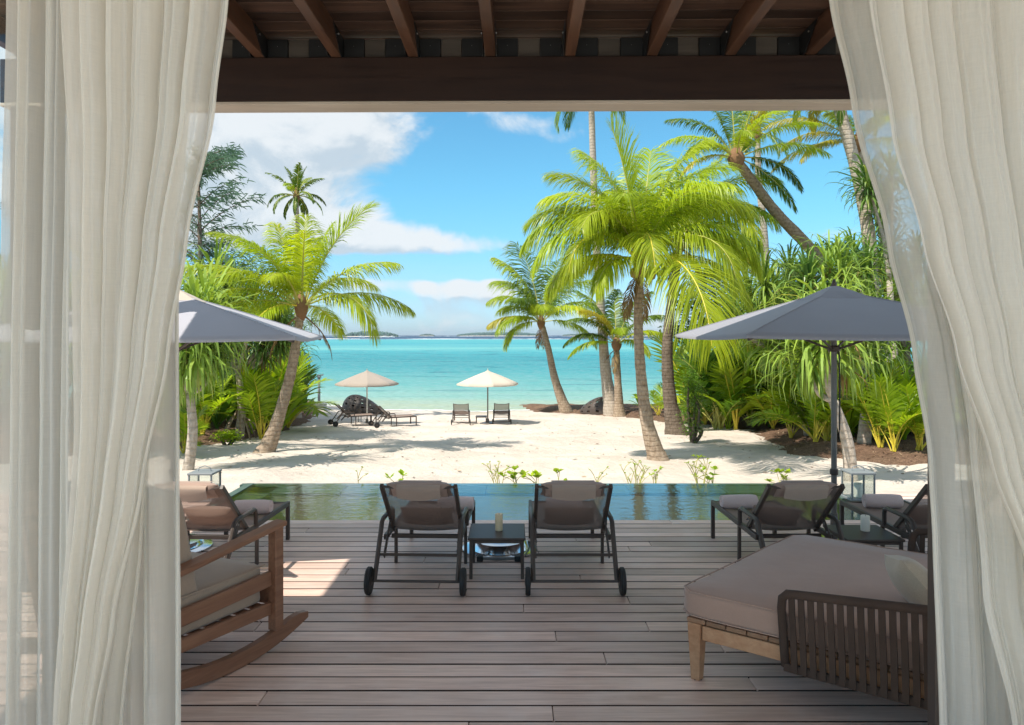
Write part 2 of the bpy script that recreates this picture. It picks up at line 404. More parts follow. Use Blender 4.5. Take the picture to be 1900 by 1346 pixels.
# lagoon: the colour of the water belongs to its depth (sand shallows, weed, reef drop-off), with ripple light and shade painted over
m, t, out = new_mat('lagoon_water'); p = pos(t); px_, py_, pz_ = t.sep(p)[:3]
dist = t.m('DIVIDE', t.m('LOGARITHM', t.m('DIVIDE', t.m('MAXIMUM', py_, 30), 36.), 2.718), 4.42)
nb = t.noise(t.comb(t.m('MULTIPLY', px_, .006), t.m('MULTIPLY', dist, 9), 0), 1, 4, .6)
dist2 = t.m('ADD', dist, t.m('MULTIPLY', t.m('SUBTRACT', nb, .5), .22))
k = .70
S = lambda r_, g_, b_: tuple(x*k for x in lin(r_, g_, b_))
col = t.ramp(dist2, [(0, S(178, 195, 172)), (.03, S(146, 192, 182)), (.10, S(112, 180, 178)), (.17, S(78, 166, 172)), (.26, S(50, 152, 164)), (.34, S(68, 172, 182)), (.40, S(118, 196, 194)),
                     (.47, S(62, 168, 182)), (.60, S(78, 182, 188)), (.645, S(50, 150, 176)), (.67, S(8, 58, 108)), (1, S(8, 50, 98))])
weed = t.noise(t.comb(t.m('MULTIPLY', px_, .09), t.m('MULTIPLY', dist, 90), 4), 1, 5, .7)
wm = t.m('MULTIPLY', t.mapr(weed, .53, .66), t.mapr(dist, .03, .10, 0, .75))
wm = t.m('MULTIPLY', wm, t.mapr(dist, .34, .44, 1, .15))
col = t.mix(wm, col, S(20, 110, 130))
rip = t.noise(t.scale(p, (.9, 2.6, 1)), 1, 6, .62, .5); rip2 = t.noise(t.scale(p, (.12, .6, 1)), 1, 4, .6)
col = t.mix(t.mapr(rip, .42, .68, 0, .5), col, t.mix(.5, col, (.45, .62, .62)))  # paler ripple crests painted into the colour as glints
fine = t.noise(t.scale(p, (2.2, 7, 1)), 1, 4, .7, .3); ripple_light = t.mapr(fine, .3, .7, .80, 1.14)  # bright and dark of fine ripples, painted as a colour multiplier
col = t.mix(t.mapr(py_, 45, 260, 1, .25), col, t.mix(1, col, t.comb(ripple_light, ripple_light, ripple_light), 'MULTIPLY'))
fade = t.mapr(py_, 60, 400, 1, .12)
d = t.node('ShaderNodeBsdfDiffuse'); t.inp(d.inputs[0], col)
bn = t.node('ShaderNodeBump'); t.inp(bn.inputs['Height'], t.m('ADD', rip, rip2)); t.inp(bn.inputs['Strength'], fade); bn.inputs['Distance'].default_value = .25
g = t.node('ShaderNodeBsdfGlossy'); g.inputs['Roughness'].default_value = .12; t.l.new(bn.outputs[0], g.inputs['Normal'])
t.l.new(mixsh(t, t.mapr(rip, .35, .65, .05, .22), d.outputs[0], g.outputs[0]), out.inputs[0]); M['lagoon'] = m
# pool
m, t, out = new_mat('pool_water'); p = pos(t)
rp = t.m('ADD', t.noise(t.scale(p, (5, 11, 1)), 1, 3, .5, .6), t.m('MULTIPLY', t.noise(t.scale(p, (18, 34, 1)), 1, 2, .5), .25))
nm = t.bump(rp, .16, .02)
tr = t.node('ShaderNodeBsdfTransparent'); t.inp(tr.inputs[0], (.80, .90, .80))
gl = t.node('ShaderNodeBsdfGlossy'); gl.inputs['Roughness'].default_value = .015; t.l.new(nm, gl.inputs['Normal'])
fr = t.node('ShaderNodeFresnel'); fr.inputs[0].default_value = 1.36; t.l.new(nm, fr.inputs['Normal'])
t.l.new(mixsh(t, t.m('MINIMUM', t.m('ADD', t.m('MULTIPLY', fr.outputs[0], 1.6), .06), .72), tr.outputs[0], gl.outputs[0]), out.inputs[0]); M['poolw'] = m
m, t, out = new_mat('pool_stone_tile'); p = pos(t); r = rand(t)
n = t.noise(p, 9, 5, .6)
col = t.mix(n, (.035, .06, .055), (.10, .15, .13)); br = t.m('ADD', t.m('MULTIPLY', r, .6), .7)
princ(t, out, t.mix(1, col, t.comb(br, br, br), 'MULTIPLY'), .4, .4); M['tile'] = m
m, t, out = new_mat('pool_light_tile'); p = pos(t)
vo = t.node('ShaderNodeTexVoronoi', feature='SMOOTH_F1'); t.inp(vo.inputs['Vector'], p); vo.inputs['Scale'].default_value = 5
princ(t, out, t.mix(t.mapr(t.noise(p, 6, 3), .3, .7), (.04, .07, .035), (.09, .14, .075)), .5, .4); M['tile2'] = m
M['grout'] = simple('pool_grout', (.30, .30, .27), .8)
# plants
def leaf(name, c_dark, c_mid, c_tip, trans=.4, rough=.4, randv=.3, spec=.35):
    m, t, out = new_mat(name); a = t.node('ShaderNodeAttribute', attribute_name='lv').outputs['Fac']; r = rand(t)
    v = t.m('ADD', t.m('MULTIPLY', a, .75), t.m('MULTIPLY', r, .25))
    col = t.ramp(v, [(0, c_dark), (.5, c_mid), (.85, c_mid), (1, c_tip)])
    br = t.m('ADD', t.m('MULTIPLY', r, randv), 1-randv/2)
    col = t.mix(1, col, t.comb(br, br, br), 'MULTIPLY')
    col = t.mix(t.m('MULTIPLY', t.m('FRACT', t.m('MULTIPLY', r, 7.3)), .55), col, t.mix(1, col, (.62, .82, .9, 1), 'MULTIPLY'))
    b = princ(t, out, col, rough, spec, link_=False)
    tl = t.node('ShaderNodeBsdfTranslucent'); t.inp(tl.inputs[0], t.mix(1, col, (1.15, 1.1, .5, 1), 'MULTIPLY'))
    t.l.new(mixsh(t, trans, b.outputs[0], tl.outputs[0]), out.inputs[0]); return m
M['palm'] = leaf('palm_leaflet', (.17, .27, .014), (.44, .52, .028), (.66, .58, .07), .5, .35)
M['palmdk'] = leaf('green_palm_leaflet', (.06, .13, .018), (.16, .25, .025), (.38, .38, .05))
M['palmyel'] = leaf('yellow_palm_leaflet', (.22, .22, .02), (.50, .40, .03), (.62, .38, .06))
M['rach'] = simple('frond_rib', (.42, .40, .10), .5)
M['rachy'] = simple('golden_frond_rib', (.62, .50, .05), .5)
M['pand'] = leaf('screwpine_leaf', (.05, .12, .022), (.17, .28, .06), (.44, .46, .14), .3, .35)
M['pandlt'] = leaf('light_screwpine_leaf', (.11, .20, .03), (.32, .43, .075), (.58, .56, .18), .35, .35)
M['under'] = leaf('lime_understory_leaf', (.13, .22, .012), (.36, .48, .02), (.60, .55, .04), .45, .4, .5)
M['underdk'] = leaf('green_understory_leaf', (.05, .12, .012), (.14, .26, .025), (.34, .40, .04), .4, .35, .5)
M['cas'] = leaf('ironwood_needles', (.06, .11, .08), (.12, .20, .125), (.24, .32, .15), .3, .6)
M['bush'] = leaf('bush_leaf', (.025, .06, .012), (.07, .14, .022), (.22, .28, .04), .35, .35)
M['dead'] = leaf('dead_frond', (.14, .08, .035), (.28, .17, .07), (.42, .28, .12), .2, .8)
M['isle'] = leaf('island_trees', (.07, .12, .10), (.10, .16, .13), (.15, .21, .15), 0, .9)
def trunk_mat(name, c1, c2, ring=16):
    m, t, out = new_mat(name); p = objc(t)
    z = t.sep(p)[2]; nz = t.noise(p, 4, 4, .6)
    wv = t.m('SINE', t.m('MULTIPLY', t.m('ADD', z, t.m('MULTIPLY', nz, .10)), ring*6.283))
    f = t.mapr(wv, .2, 1); n2 = t.noise(t.scale(p, (14, 14, 9)), 1, 5, .7)
    col = t.mix(t.mapr(n2, .3, .7), c1, c2); col = t.mix(t.m('MULTIPLY', f, .22), col, tuple(x*.5 for x in c1))
    col = t.mix(t.mapr(nz, .55, .75, 0, .5), col, tuple(min(1, x*1.25) for x in c2))
    princ(t, out, col, .9, .1, 0, t.bump(t.m('ADD', t.m('MULTIPLY', f, -.5), n2), .6, .03)); return m
M['trunk'] = trunk_mat('coconut_bark', (.24, .175, .12), (.42, .33, .25), 9)
M['trunkdk'] = trunk_mat('dark_bark', (.10, .075, .055), (.20, .155, .12), 9)
M['trunkpale'] = trunk_mat('pale_bark', (.34, .28, .22), (.52, .45, .38), 7)
M['fibre'] = simple('palm_fibre', (.22, .12, .06), .95, .4, 30, .5, 60)
M['nut'] = simple('coconut_husk', (.30, .24, .06), .6, .3, 6)
M['white'] = simple('white_paint', (.80, .80, .78), .4)
M['foam'] = simple('surf_foam', (.85, .87, .87), .8)

# ------------------------------------------------------------------ ground, sea
def grid(xs, ys, zf, name, mat, smooth=True, mask=None):
    vs = [(x, y, zf(x, y)) for y in ys for x in xs]; n = len(xs); fs = []
    for j in range(len(ys)-1):
        for i in range(n-1):
            if mask and not mask((xs[i]+xs[i+1])/2, (ys[j]+ys[j+1])/2): continue
            a = j*n+i; fs.append((a, a+1, a+n+1, a+n))
    mb = MB(); mb.v = vs; mb.f = fs; mb.mi = [0]*len(fs); mb.at = [0]*len(vs)
    return mb.build(name, mat, smooth=smooth)
def frange(a, b, s): return list(np.arange(a, b+1e-6, s))
xs = frange(-70, -22, 3)+frange(-20, 20, .22)+frange(22, 70, 3)
ys = frange(7.0, 9.2, .8)+frange(9.4, 30, .22)+frange(30.5, 48, .5)+[52, 60, 75, 90]
XP0, XP1, YP0, YP1 = -3.16, 3.68, 7.03, 8.90            # the pool
sand = grid(xs, ys, sandz, 'sand', M['sand'], mask=lambda x, y: not (y < 9.0 and XP0-.35 < x < XP1+.35)); tag(sand, kind='structure')
base = MB().box((0, -20, -.9), (160, 53.8, .8)); bo = base.build('ground', M['sand']); tag(bo, kind='structure')
sea = MB(); vv = []
ysea = [30, 60, 150, 500, 2000, 9000]
sea.add([(x, y, -2.0) for y in ysea for x in (-9000, -400, 400, 9000)], [(j*4+i, j*4+i+1, j*4+i+5, j*4+i+4) for j in range(len(ysea)-1) for i in range(3)])
so = sea.build('sea', M['lagoon']); tag(so, kind='structure')
for nm, poly, x0, x1 in (('planting_bed', LB, -24, -6.5), ('planting_bed', RB, .2, 24)):
    b = grid(frange(x0, x1, .2), frange(12, 40, .2), lambda x, y: sandz(x, y)+bedh(x, y), nm, M['mulch'], mask=lambda x, y, q=poly: seg_d(x, y, q) > -1.6)
    tag(b, kind='structure')
# leaf litter strewn on the beds: uncountable chips
mb = MB(); r = random.Random(3)
cnt = 0
while cnt < 9000:
    if r.random() < .6: x, y = r.uniform(1, 13), r.uniform(13.8, 35)
    else: x, y = r.uniform(-13, -7), r.uniform(15, 34)
    d = max(seg_d(x, y, LB), seg_d(x, y, RB))
    if d < -.25 or (d < .1 and r.random() < .6): continue
    z = gz(x, y)+.012; a = r.uniform(0, 6.28); L = r.uniform(.03, .16)*(1 if r.random() < .93 else 3); wd = r.uniform(.008, .022); ti = r.uniform(-.4, .5)
    dx, dy, dz = math.cos(a)*L, math.sin(a)*L, abs(ti)*L; nx, ny = -math.sin(a)*wd, math.cos(a)*wd
    mb.add([(x-nx, y-ny, z), (x+nx, y+ny, z), (x+dx, y+dy, z+dz)], [(0, 1, 2)], 0, r.random()); cnt += 1
tag(mb.build('leaf_litter', M['litter'], attr=True), 'brown chips, twigs and dry leaves strewn over the planting beds', 'leaf litter', kind='stuff')

mb = MB(); r = random.Random(15); pr_ = None; xx = -13.
while xx < 22:
    yw = 30.
    while yw < 44 and sandz(xx, yw) > -2.0: yw += .08
    q = (xx, yw-.05-.10*mnoise.noise(Vector((xx*1.3, 0, 0))), -1.985); wdt = .16+.34*max(0, mnoise.noise(Vector((xx*.9, 4, 0)))+.3)
    if pr_: mb.add([pr_[0], q, (q[0], q[1]+wdt, -1.985), (pr_[0][0], pr_[0][1]+pr_[1], -1.985)], [(0, 1, 2, 3)])
    pr_ = (q, wdt); xx += .15
tag(mb.build('shore_foam', M['foam']), 'thin line of white foam where the lagoon laps the beach', 'surf', kind='stuff')
mb = MB(); r = random.Random(33)
for k in range(420):
    x, y = r.uniform(-9, 9), r.uniform(11, 33); z = gz(x, y)+.01; a = r.uniform(0, 6.28); L = r.uniform(.04, .14); wd = L*.22; c_, s_ = math.cos(a), math.sin(a)
    mb.add([(x, y, z), (x+c_*L*.5-s_*wd, y+s_*L*.5+c_*wd, z+.012), (x+c_*L, y+s_*L, z+.004), (x+c_*L*.5+s_*wd, y+s_*L*.5-c_*wd, z)], [(0, 1, 2, 3)], 0, r.random())
tag(mb.build('fallen_leaves', M['litter'], attr=True), 'small dry leaves and husk bits scattered on the open sand', 'fallen leaves', kind='stuff')
# distant islets with trees, reef surf, moored yachts
def islet(px0, px1, Y, hpx, label, seed):
    x0, x1 = (px0-CX)*Y/F, (px1-CX)*Y/F; r = random.Random(seed); H = hpx*Y/F
    root = thing('island', label, 'island', ((x0+x1)/2, Y, -2)); off = ((x0+x1)/2, Y, -2)
    g_ = MB(off); n = 30; vs = []
    for i in range(n+1):
        u = i/n; x = x0+(x1-x0)*u; hh = H*.10*math.sin(math.pi*u)**.3+.1
        vs += [(x, Y-12*math.sin(math.pi*u)**.5-.5, -2.2), (x, Y-4, -2+hh), (x, Y+30, -2+hh), (x, Y+60, -2.2)]
    g_.add(vs, [(i*4+k, i*4+4+k, i*4+5+k, i*4+1+k) for i in range(n) for k in range(3)]); g_.build('beach', M['sand'], root)
    c = MB(off)
    nt = int((x1-x0)/(H*.12))
    for i in range(nt*3):
        u = r.uniform(.02, .98); env = (math.sin(math.pi*u)**.35)
        hh = H*(.55+.4*r.random())*env; rr = H*r.uniform(.16, .3); cx_, cy_ = x0+(x1-x0)*u, Y+r.uniform(0, 25)
        vs = [(cx_+rr*math.cos(a)*r.uniform(.7, 1.2), cy_+rr*math.sin(a), -2+hh*f+r.uniform(-.3, .3)) for f in (0.05, .45, .75) for a in np.arange(0, 6.2, 1.05)]+[(cx_, cy_, -2+hh)]
        fs = [(j*6+k, j*6+(k+1) % 6, j*6+6+(k+1) % 6, j*6+6+k) for j in range(2) for k in range(6)]+[(12+k, 12+(k+1) % 6, 18) for k in range(6)]
        c.add(vs, fs, 0, r.random())
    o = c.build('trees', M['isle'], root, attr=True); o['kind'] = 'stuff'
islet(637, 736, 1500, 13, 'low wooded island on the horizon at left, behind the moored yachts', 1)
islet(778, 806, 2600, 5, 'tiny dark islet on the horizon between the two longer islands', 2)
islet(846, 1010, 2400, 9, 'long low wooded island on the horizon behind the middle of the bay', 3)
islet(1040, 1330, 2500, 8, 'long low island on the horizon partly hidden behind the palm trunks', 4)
mb = MB(); r = random.Random(5)
for i in range(160):
    x = r.uniform(-700, 200); Y = 2300+20*math.sin(x*.01)+r.uniform(-10, 10); L = r.uniform(3, 22); h_ = r.uniform(.3, 1.3)*max(.05, mnoise.noise(Vector((x*.008, 0, 0)))+.35)
    mb.add([(x, Y, -2), (x+L, Y, -2), (x+L*.7, Y+1, -2+h_), (x+L*.3, Y+1, -2+h_)], [(0, 1, 2, 3)])
for i in range(700):
    x = r.uniform(-420, 420); Y = 680+10*math.sin(x*.02)+r.uniform(-3, 3); L = r.uniform(3, 16); h_ = r.uniform(.05, .45)*max(.15, mnoise.noise(Vector((x*.02, 3, 0)))+.5)
    mb.add([(x, Y, -2), (x+L, Y, -2), (x+L*.7, Y+.5, -2+h_), (x+L*.3, Y+.5, -2+h_)], [(0, 1, 2, 3)])
tag(mb.build('surf', M['foam']), 'white line of surf breaking on the outer reef', 'surf', kind='stuff')
for i, (px, s, lb) in enumerate([(671, 1.0, 'small white motor yacht moored leftmost off the wooded island'), (702, 1.2, 'white sailing yacht with bare mast moored before the wooded island, left of the pair'), (716, 1.1, 'white sailing yacht moored before the wooded island, right of the pair'), (728, .8, 'small white boat moored off the right tip of the wooded island')]):
    Y = 1100; x = (px-CX)*Y/F; b = thing('yacht', lb, 'yacht', (x, Y, -2), 0, 'yachts moored off the island')
    h = MB(); h.add([(-5*s, -1.5, 1.2), (5.5*s, 0, 1.5), (-5*s, 1.5, 1.2), (-4.5*s, -1, -.2), (4.4*s, 0, -.2), (-4.5*s, 1, -.2), (-3*s, -.9, 1.9), (1*s, -.6, 1.9), (1*s, .6, 1.9), (-3*s, .9, 1.9)],
                  [(0, 3, 4, 1), (1, 4, 5, 2), (0, 2, 5, 3), (0, 1, 2), (6, 7, 8, 9), (0, 7, 6), (0, 1, 7), (2, 9, 8)]); h.build('hull', M['white'], b)
    if i in (1, 2): MB().tube([(0, 0, 1), (0, 0, 11*s)], .16, 5).bar((-4*s, 0, 2.6), (0, 0, 2.6), .3, .3).build('mast', M['white'], b)
    else: MB().box((-.8, 0, 2.2), (3*s, 1.6, 1.1)).build('cabin', M['white'], b)

# ------------------------------------------------------------------ deck
deck = thing('deck', 'weathered hardwood deck of long boards in front of the pool', None, kind='structure')
PITCH, GAP = .1467, .0085; r = random.Random(11)
y = YP0-PITCH
row = 0
while y > 2.2:
    xa, xb = -6.2, 6.2; cuts = [xa]
    x = xa+r.uniform(.6, 3.2)
    while x < xb-.4: cuts.append(x); x += r.choice([1.9, 2.4, 2.9, 3.3])+r.uniform(0, .4)
    cuts.append(xb)
    for a, b in zip(cuts, cuts[1:]):
        zj = r.uniform(-.0012, .0012)
        edges_dark(MB().box(((a+b)/2, y+PITCH/2, -.0125+zj), (b-a-.004, PITCH-GAP, .025), ch=.003)).build('plank', [M['deck'], M['deckedge']], deck)
    y -= PITCH; row += 1
for sx in (-1, 1):                                       # the side decks that run along the pool
    y = YP0; a, b = (-6.2, XP0-.08) if sx < 0 else (XP1+.08, 6.6)
    while y < 8.15:
        edges_dark(MB().box(((a+b)/2, y+PITCH/2, -.0125+r.uniform(-.001, .001)), (b-a, PITCH-GAP, .025), ch=.003)).build('plank', [M['deck'], M['deckedge']], deck); y += PITCH
jo = MB()
for x in frange(-6, 6, .6): jo.box((x, 4.55, -.10), (.05, 4.85, .14))
jo.build('joist', M['black'], deck)  # joists coloured black so the gaps look shaded
MB().box((0, 4.3, -.30), (12.5, 5.3, .2)).build('gap_shade_slab', M['black'], deck)  # black slab added below the boards, standing in for shade between them
MB().box((-4.7, 7.6, -.17), (2.9, 1.1, .28)).box((5.2, 7.6, -.17), (2.75, 1.1, .28)).build('side_base', M['concrete'], deck)

rf_ = MB().box((0, -2.4, -.06), (16, 9.0, .11)).build('bounce_floor', M['sunbounce']); tag(rf_, kind='structure')  # unseen pale floor, added to bounce sunlight up under the roof
# ------------------------------------------------------------------ pool
pool = thing('pool', 'narrow infinity pool with dark stone lining beyond the deck', None, kind='structure')
D = -1.15
ins = MB()
ins.add([(XP0, YP0, D), (XP1, YP0, D), (XP1, YP1, D), (XP0, YP1, D), (XP0, YP0, -.03), (XP1, YP0, -.03), (XP1, YP1, -.05), (XP0, YP1, -.05)],
        [(0, 1, 2, 3), (0, 4, 5, 1), (1, 5, 6, 2), (2, 6, 7, 3), (3, 7, 4, 0)])
ins.build('pool_basin', M['tile2'], pool)
w_ = MB().add([(XP0, YP0+.004, -.030), (XP1, YP0+.004, -.030), (XP1, YP1, -.030), (XP0, YP1, -.030)], [(0, 1, 2, 3)])
w_.build('pool_water', M['poolw'], pool)
x = XP0                                                 # tiled overflow edge just under the surface
while x < XP1-.05:
    L = min(.57, XP1-x)
    MB().box((x+L/2, YP1-.20, -.075), (L-.012, .40, .04), ch=.004).build('tile', M['tile'], pool); x += .57
y = YP0+.05
while y < YP1-.42:
    for xc in (XP0+.16, XP1-.16): MB().box((xc, y+.22, -.075), (.32, .43, .04), ch=.004).build('tile', M['tile'], pool)
    y += .445
MB().box(((XP0+XP1)/2, YP1-.2, -.40), (XP1-XP0, .40, .60)).build('edge_wall', M['grout'], pool)
MB().box(((XP0+XP1)/2, YP1+.06, -.5), (XP1-XP0+.4, .10, .90)).box((XP0-.06, (YP0+YP1)/2, -.45), (.09, YP1-YP0, .85)).box((XP1+.06, (YP0+YP1)/2, -.45), (.09, YP1-YP0, .85)).build('outer_wall', M['tile'], pool)

# ------------------------------------------------------------------ roof
roof = thing('roof', 'timber veranda roof with dark rafters and board lining', 'roof', kind='structure')
XR = -3.58; ZR0, ZR1 = 3.735, 3.90
RA = R(-.55)                                            # the veranda stands a hair off square to the camera
def rr_(x, y): return (x*math.cos(RA)-(y-5)*math.sin(RA), 5+x*math.sin(RA)*-1*-1+(y-5)*math.cos(RA)) if False else (x, y-x*.013)
def rbox(x0, x1, y0, y1, z0, z1, name, mat, ch=.004, par=roof):
    xm, ym = (x0+x1)/2, (y0+y1)/2; X, Y = rr_(xm, ym)
    Mx = Matrix.Rotation(-.013, 3, 'Z')
    o = MB((X, Y, (z0+z1)/2)).box((X, Y, (z0+z1)/2), (x1-x0, y1-y0, z1-z0), Mx, ch=ch).build(name, mat, par)
    o.location = (X, Y, (z0+z1)/2); return o
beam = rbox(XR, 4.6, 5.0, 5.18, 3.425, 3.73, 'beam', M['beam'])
rbox(XR, 4.6, 5.0, 5.18, 3.40, 3.4245, 'beam_lit_underside', M['soffit'])  # beam underside painted pale for the light coming up off the sand
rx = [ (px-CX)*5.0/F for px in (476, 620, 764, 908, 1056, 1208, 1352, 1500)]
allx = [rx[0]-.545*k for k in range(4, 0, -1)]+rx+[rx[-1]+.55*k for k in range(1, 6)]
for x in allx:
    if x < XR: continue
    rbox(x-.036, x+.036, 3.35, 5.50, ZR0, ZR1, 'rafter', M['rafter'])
    for s in (-1, 1):                                   # steel angle plates either side of the rafter
        X, Y = rr_(x+s*.042, 5.0)
        b = MB((X, Y, ZR0)); th = .004
        pr = [(0, 0), (.11, 0), (.11, .05), (-.22, .15), (-.30, .15), (-.04, .0)]
        pr = [(.12, 0), (.12, .15), (-.24, .15), (-.05, 0)]
        vs = [(X+s*e*th, Y+a+.02, ZR0+c) for e in (0, 1) for a, c in pr]; n = len(pr)
        b.add(vs, [tuple(range(n)), tuple(range(n, 2*n))[::-1]]+[(i, (i+1) % n, n+(i+1) % n, n+i) for i in range(n)])
        pl = b.build('bracket', M['bracket'], roof); pl.location = (X, Y, ZR0)
        q = MB()
        for (a, c) in ((-.12, .115), (.05, .11), (.05, .03)): q.lathe([(.008, 0), (.008, .005), (.004, .008)], (s*.006, a+.02, c), 8, M=Matrix.Rotation(s*R(90), 3, 'Y'))
        q.build('bolt', M['bolt'], pl)
for x, x2 in zip(allx, allx[1:]):
    if x < XR: continue
    a, b = x+.05, x2-.05; t3 = (b-a)/3
    for k in range(3):
        o = rbox(a+k*t3+.001, a+(k+1)*t3-.001, 5.06+(.0 if k == 1 else -.012), 5.10, ZR0, ZR1-.025, 'blocking', M['paleboard'] if k == 1 else M['bracket'], .002)
        if k != 1: q = MB().lathe([(.007, 0), (.007, .004), (.003, .006)], (0, -.020, .02), 8, M=Matrix.Rotation(R(90), 3, 'X')); q.build('bolt', M['bolt'], o)
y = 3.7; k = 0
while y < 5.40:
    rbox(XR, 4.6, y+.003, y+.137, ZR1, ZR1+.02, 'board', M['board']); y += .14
for s in range(1): rbox(XR, 4.6, 3.25, 5.55, ZR1+.024, ZR1+.10, 'light_block_slab', M['beam'])  # unseen slab over the boards, added to block light
rbox(-4.7, 4.6, .55, 3.25, 3.9, 4.0, 'curtain_shade_ceiling', M['soffit'])  # unseen ceiling, sized to shade the curtains yet let sky light in
for x in (-3.42, 4.2): rbox(x-.09, x+.09, 5.005, 5.175, 0, 3.40, 'post', M['beam'])

# ------------------------------------------------------------------ curtains, sliding doors
def interp(pts, v):
    if v <= pts[0][0]: return pts[0][1]
    for (a, xa), (b, xb) in zip(pts, pts[1:]):
        if v <= b: t = (v-a)/(b-a); t = t*t*(3-2*t)*.5+t*.5; return xa+(xb-xa)*t
    return pts[-1][1]
def drape(name, parent, Y, L, Rr, folds, amp, seed, nu=260, nv=80, top=-150, bot=1395, hem=0, sharp=1.0):
    # L, Rr: (row, column) outlines of the cloth as it hangs, folds run between them
    r = random.Random(seed); ph = [r.uniform(0, 6.28) for _ in range(6)]; mb = MB(); vs = []
    off = (0, 0, 0)
    fs_ = [r.uniform(.7, 1.35) for _ in range(folds)]; tot = sum(fs_); cum = [0]
    for f in fs_: cum.append(cum[-1]+f/tot)
    aa = [r.uniform(.55, 1.25) for _ in range(folds+1)]
    for j in range(nv+1):
        v = j/nv; py = top+(bot-top)*v; xl, xr = interp(L, py), interp(Rr, py)
        for i in range(nu+1):
            u = i/nu; uu = min(.9999, max(0, u+.008*math.sin(v*3+ph[0]+u*9)))
            k = 0
            while cum[k+1] < uu: k += 1
            f = (uu-cum[k])/(cum[k+1]-cum[k])
            a = aa[k]*(1-f)+aa[k+1]*f
            wav = math.cos(2*math.pi*f); wav = math.copysign(abs(wav)**sharp, wav)
            d = amp*a*wav*(1+.25*math.sin(v*2.5+k*1.9))+.006*math.sin(v*4+u*11+ph[2])+amp*.16*math.sin(u*folds*17+ph[3]+.8*math.sin(v*3+u*5))+amp*.10*math.sin(u*folds*33+ph[4]+v*1.5)+.0035*mnoise.noise(Vector((u*30, v*9, seed)))
            xx = xl+(xr-xl)*u
            # width is set where it hangs, so a fold swings toward or away from the room
            p = P(xx, py, Y); sw = .018*math.sin(2*math.pi*f)*a
            vs.append((p.x+sw*min(1, 6*u*(1-u)), Y-d, p.z))
    n = nu+1
    mb.add(vs, [(j*n+i, j*n+i+1, j*n+n+i+1, j*n+n+i) for j in range(nv) for i in range(nu)])
    o = mb.build(name, M['curtain'], parent, smooth=True)
    if hem:                                             # turned hem along the leading edge: a second thickness
        h = MB(); hv = []; m_ = 5
        for j in range(nv+1):
            for q in range(m_+1):
                i = q if hem < 0 else nu-q
                i = min(nu, max(0, i)); x_, y_, z_ = vs[j*n+i]; hv.append((x_, y_-.006, z_))
        h.add(hv, [(j*(m_+1)+q, j*(m_+1)+q+1, (j+1)*(m_+1)+q+1, (j+1)*(m_+1)+q) for j in range(nv) for q in range(m_)])
        h.build('hem', M['curtain'], parent, smooth=True)
    return o
lc = thing('curtain', 'sheer cream curtain hanging in folds at the left of the opening', 'curtain', (0, 0, 0), 0, 'sheer curtains framing the view')
drape('rear_fold', lc, 2.65, [(0, 22), (700, 6), (1346, 0)], [(0, 335), (500, 342), (700, 342), (1346, 345)], 7, .042, 3, sharp=.8)
drape('front_fold', lc, 2.45, [(0, 120), (350, 140), (800, 150), (1346, 112)], [(-150, 438), (0, 430), (200, 405), (450, 352), (650, 318), (900, 268), (1150, 215), (1346, 182)], 6, .036, 12, hem=1, sharp=.85)
drape('back_fold', lc, 2.56, [(0, 205), (700, 190), (1346, 120)], [(0, 380), (300, 350), (620, 300), (1000, 270), (1346, 235)], 3, .035, 21)
rc = thing('curtain', 'sheer cream curtain swept back to the right of the opening', 'curtain', (0, 0, 0), 0, 'sheer curtains framing the view')
drape('rear_fold', rc, 2.66, [(-150, 1505), (0, 1533), (200, 1575), (450, 1640), (650, 1688), (850, 1717), (1000, 1725), (1346, 1737)], [(0, 1960), (1346, 2080)], 5, .03, 31, hem=-1, sharp=.9)
drape('front_fold', rc, 2.48, [(-150, 1590), (0, 1605), (250, 1645), (450, 1700), (650, 1762), (850, 1828), (1060, 1903), (1346, 1990)], [(0, 1960), (700, 2000), (1346, 2100)], 6, .026, 44, sharp=.85)
drape('back_fold', rc, 2.57, [(0, 1660), (400, 1720), (800, 1790), (1100, 1815), (1346, 1870)], [(0, 1960), (1346, 2060)], 4, .025, 52)
for s, X0, X1, lb in ((-1, -2.5, -1.76, 'sliding glass door panel behind the left curtain'), (1, 1.635, 2.5, 'sliding glass door with a dark frame behind the right curtain')):
    dr = thing('sliding_door', lb, 'door', ((X0+X1)/2, 2.82, 0)); o3 = ((X0+X1)/2, 2.82, 0)
    Y = 2.82
    if s > 0: MB(o3).box((X0+.03, Y, 1.95), (.055, .06, 3.9), ch=.004).build('frame', M['metal'], dr); MB(o3).box((X0+.078, Y, 1.95), (.02, .03, 3.9), ch=.003).build('frame', M['lampgrey'], dr)
    else: MB(o3).box((X0+.03, Y, 1.95), (.055, .06, 3.9), ch=.004).build('frame', M['metal'], dr)
    MB(o3).box((X1-.03, Y, 1.95), (.055, .06, 3.9), ch=.004).build('frame', M['metal'], dr)
    MB(o3).box(((X0+X1)/2, Y, 1.95), (X1-X0-.2, .008, 3.8)).build('pane', M['glass'], dr)
tr_ = MB().box((0, 2.82, .006), (6, .09, .012), ch=.002).build('door_track', M['metal']); tag(tr_, 'dark metal floor track of the sliding doors', 'track')

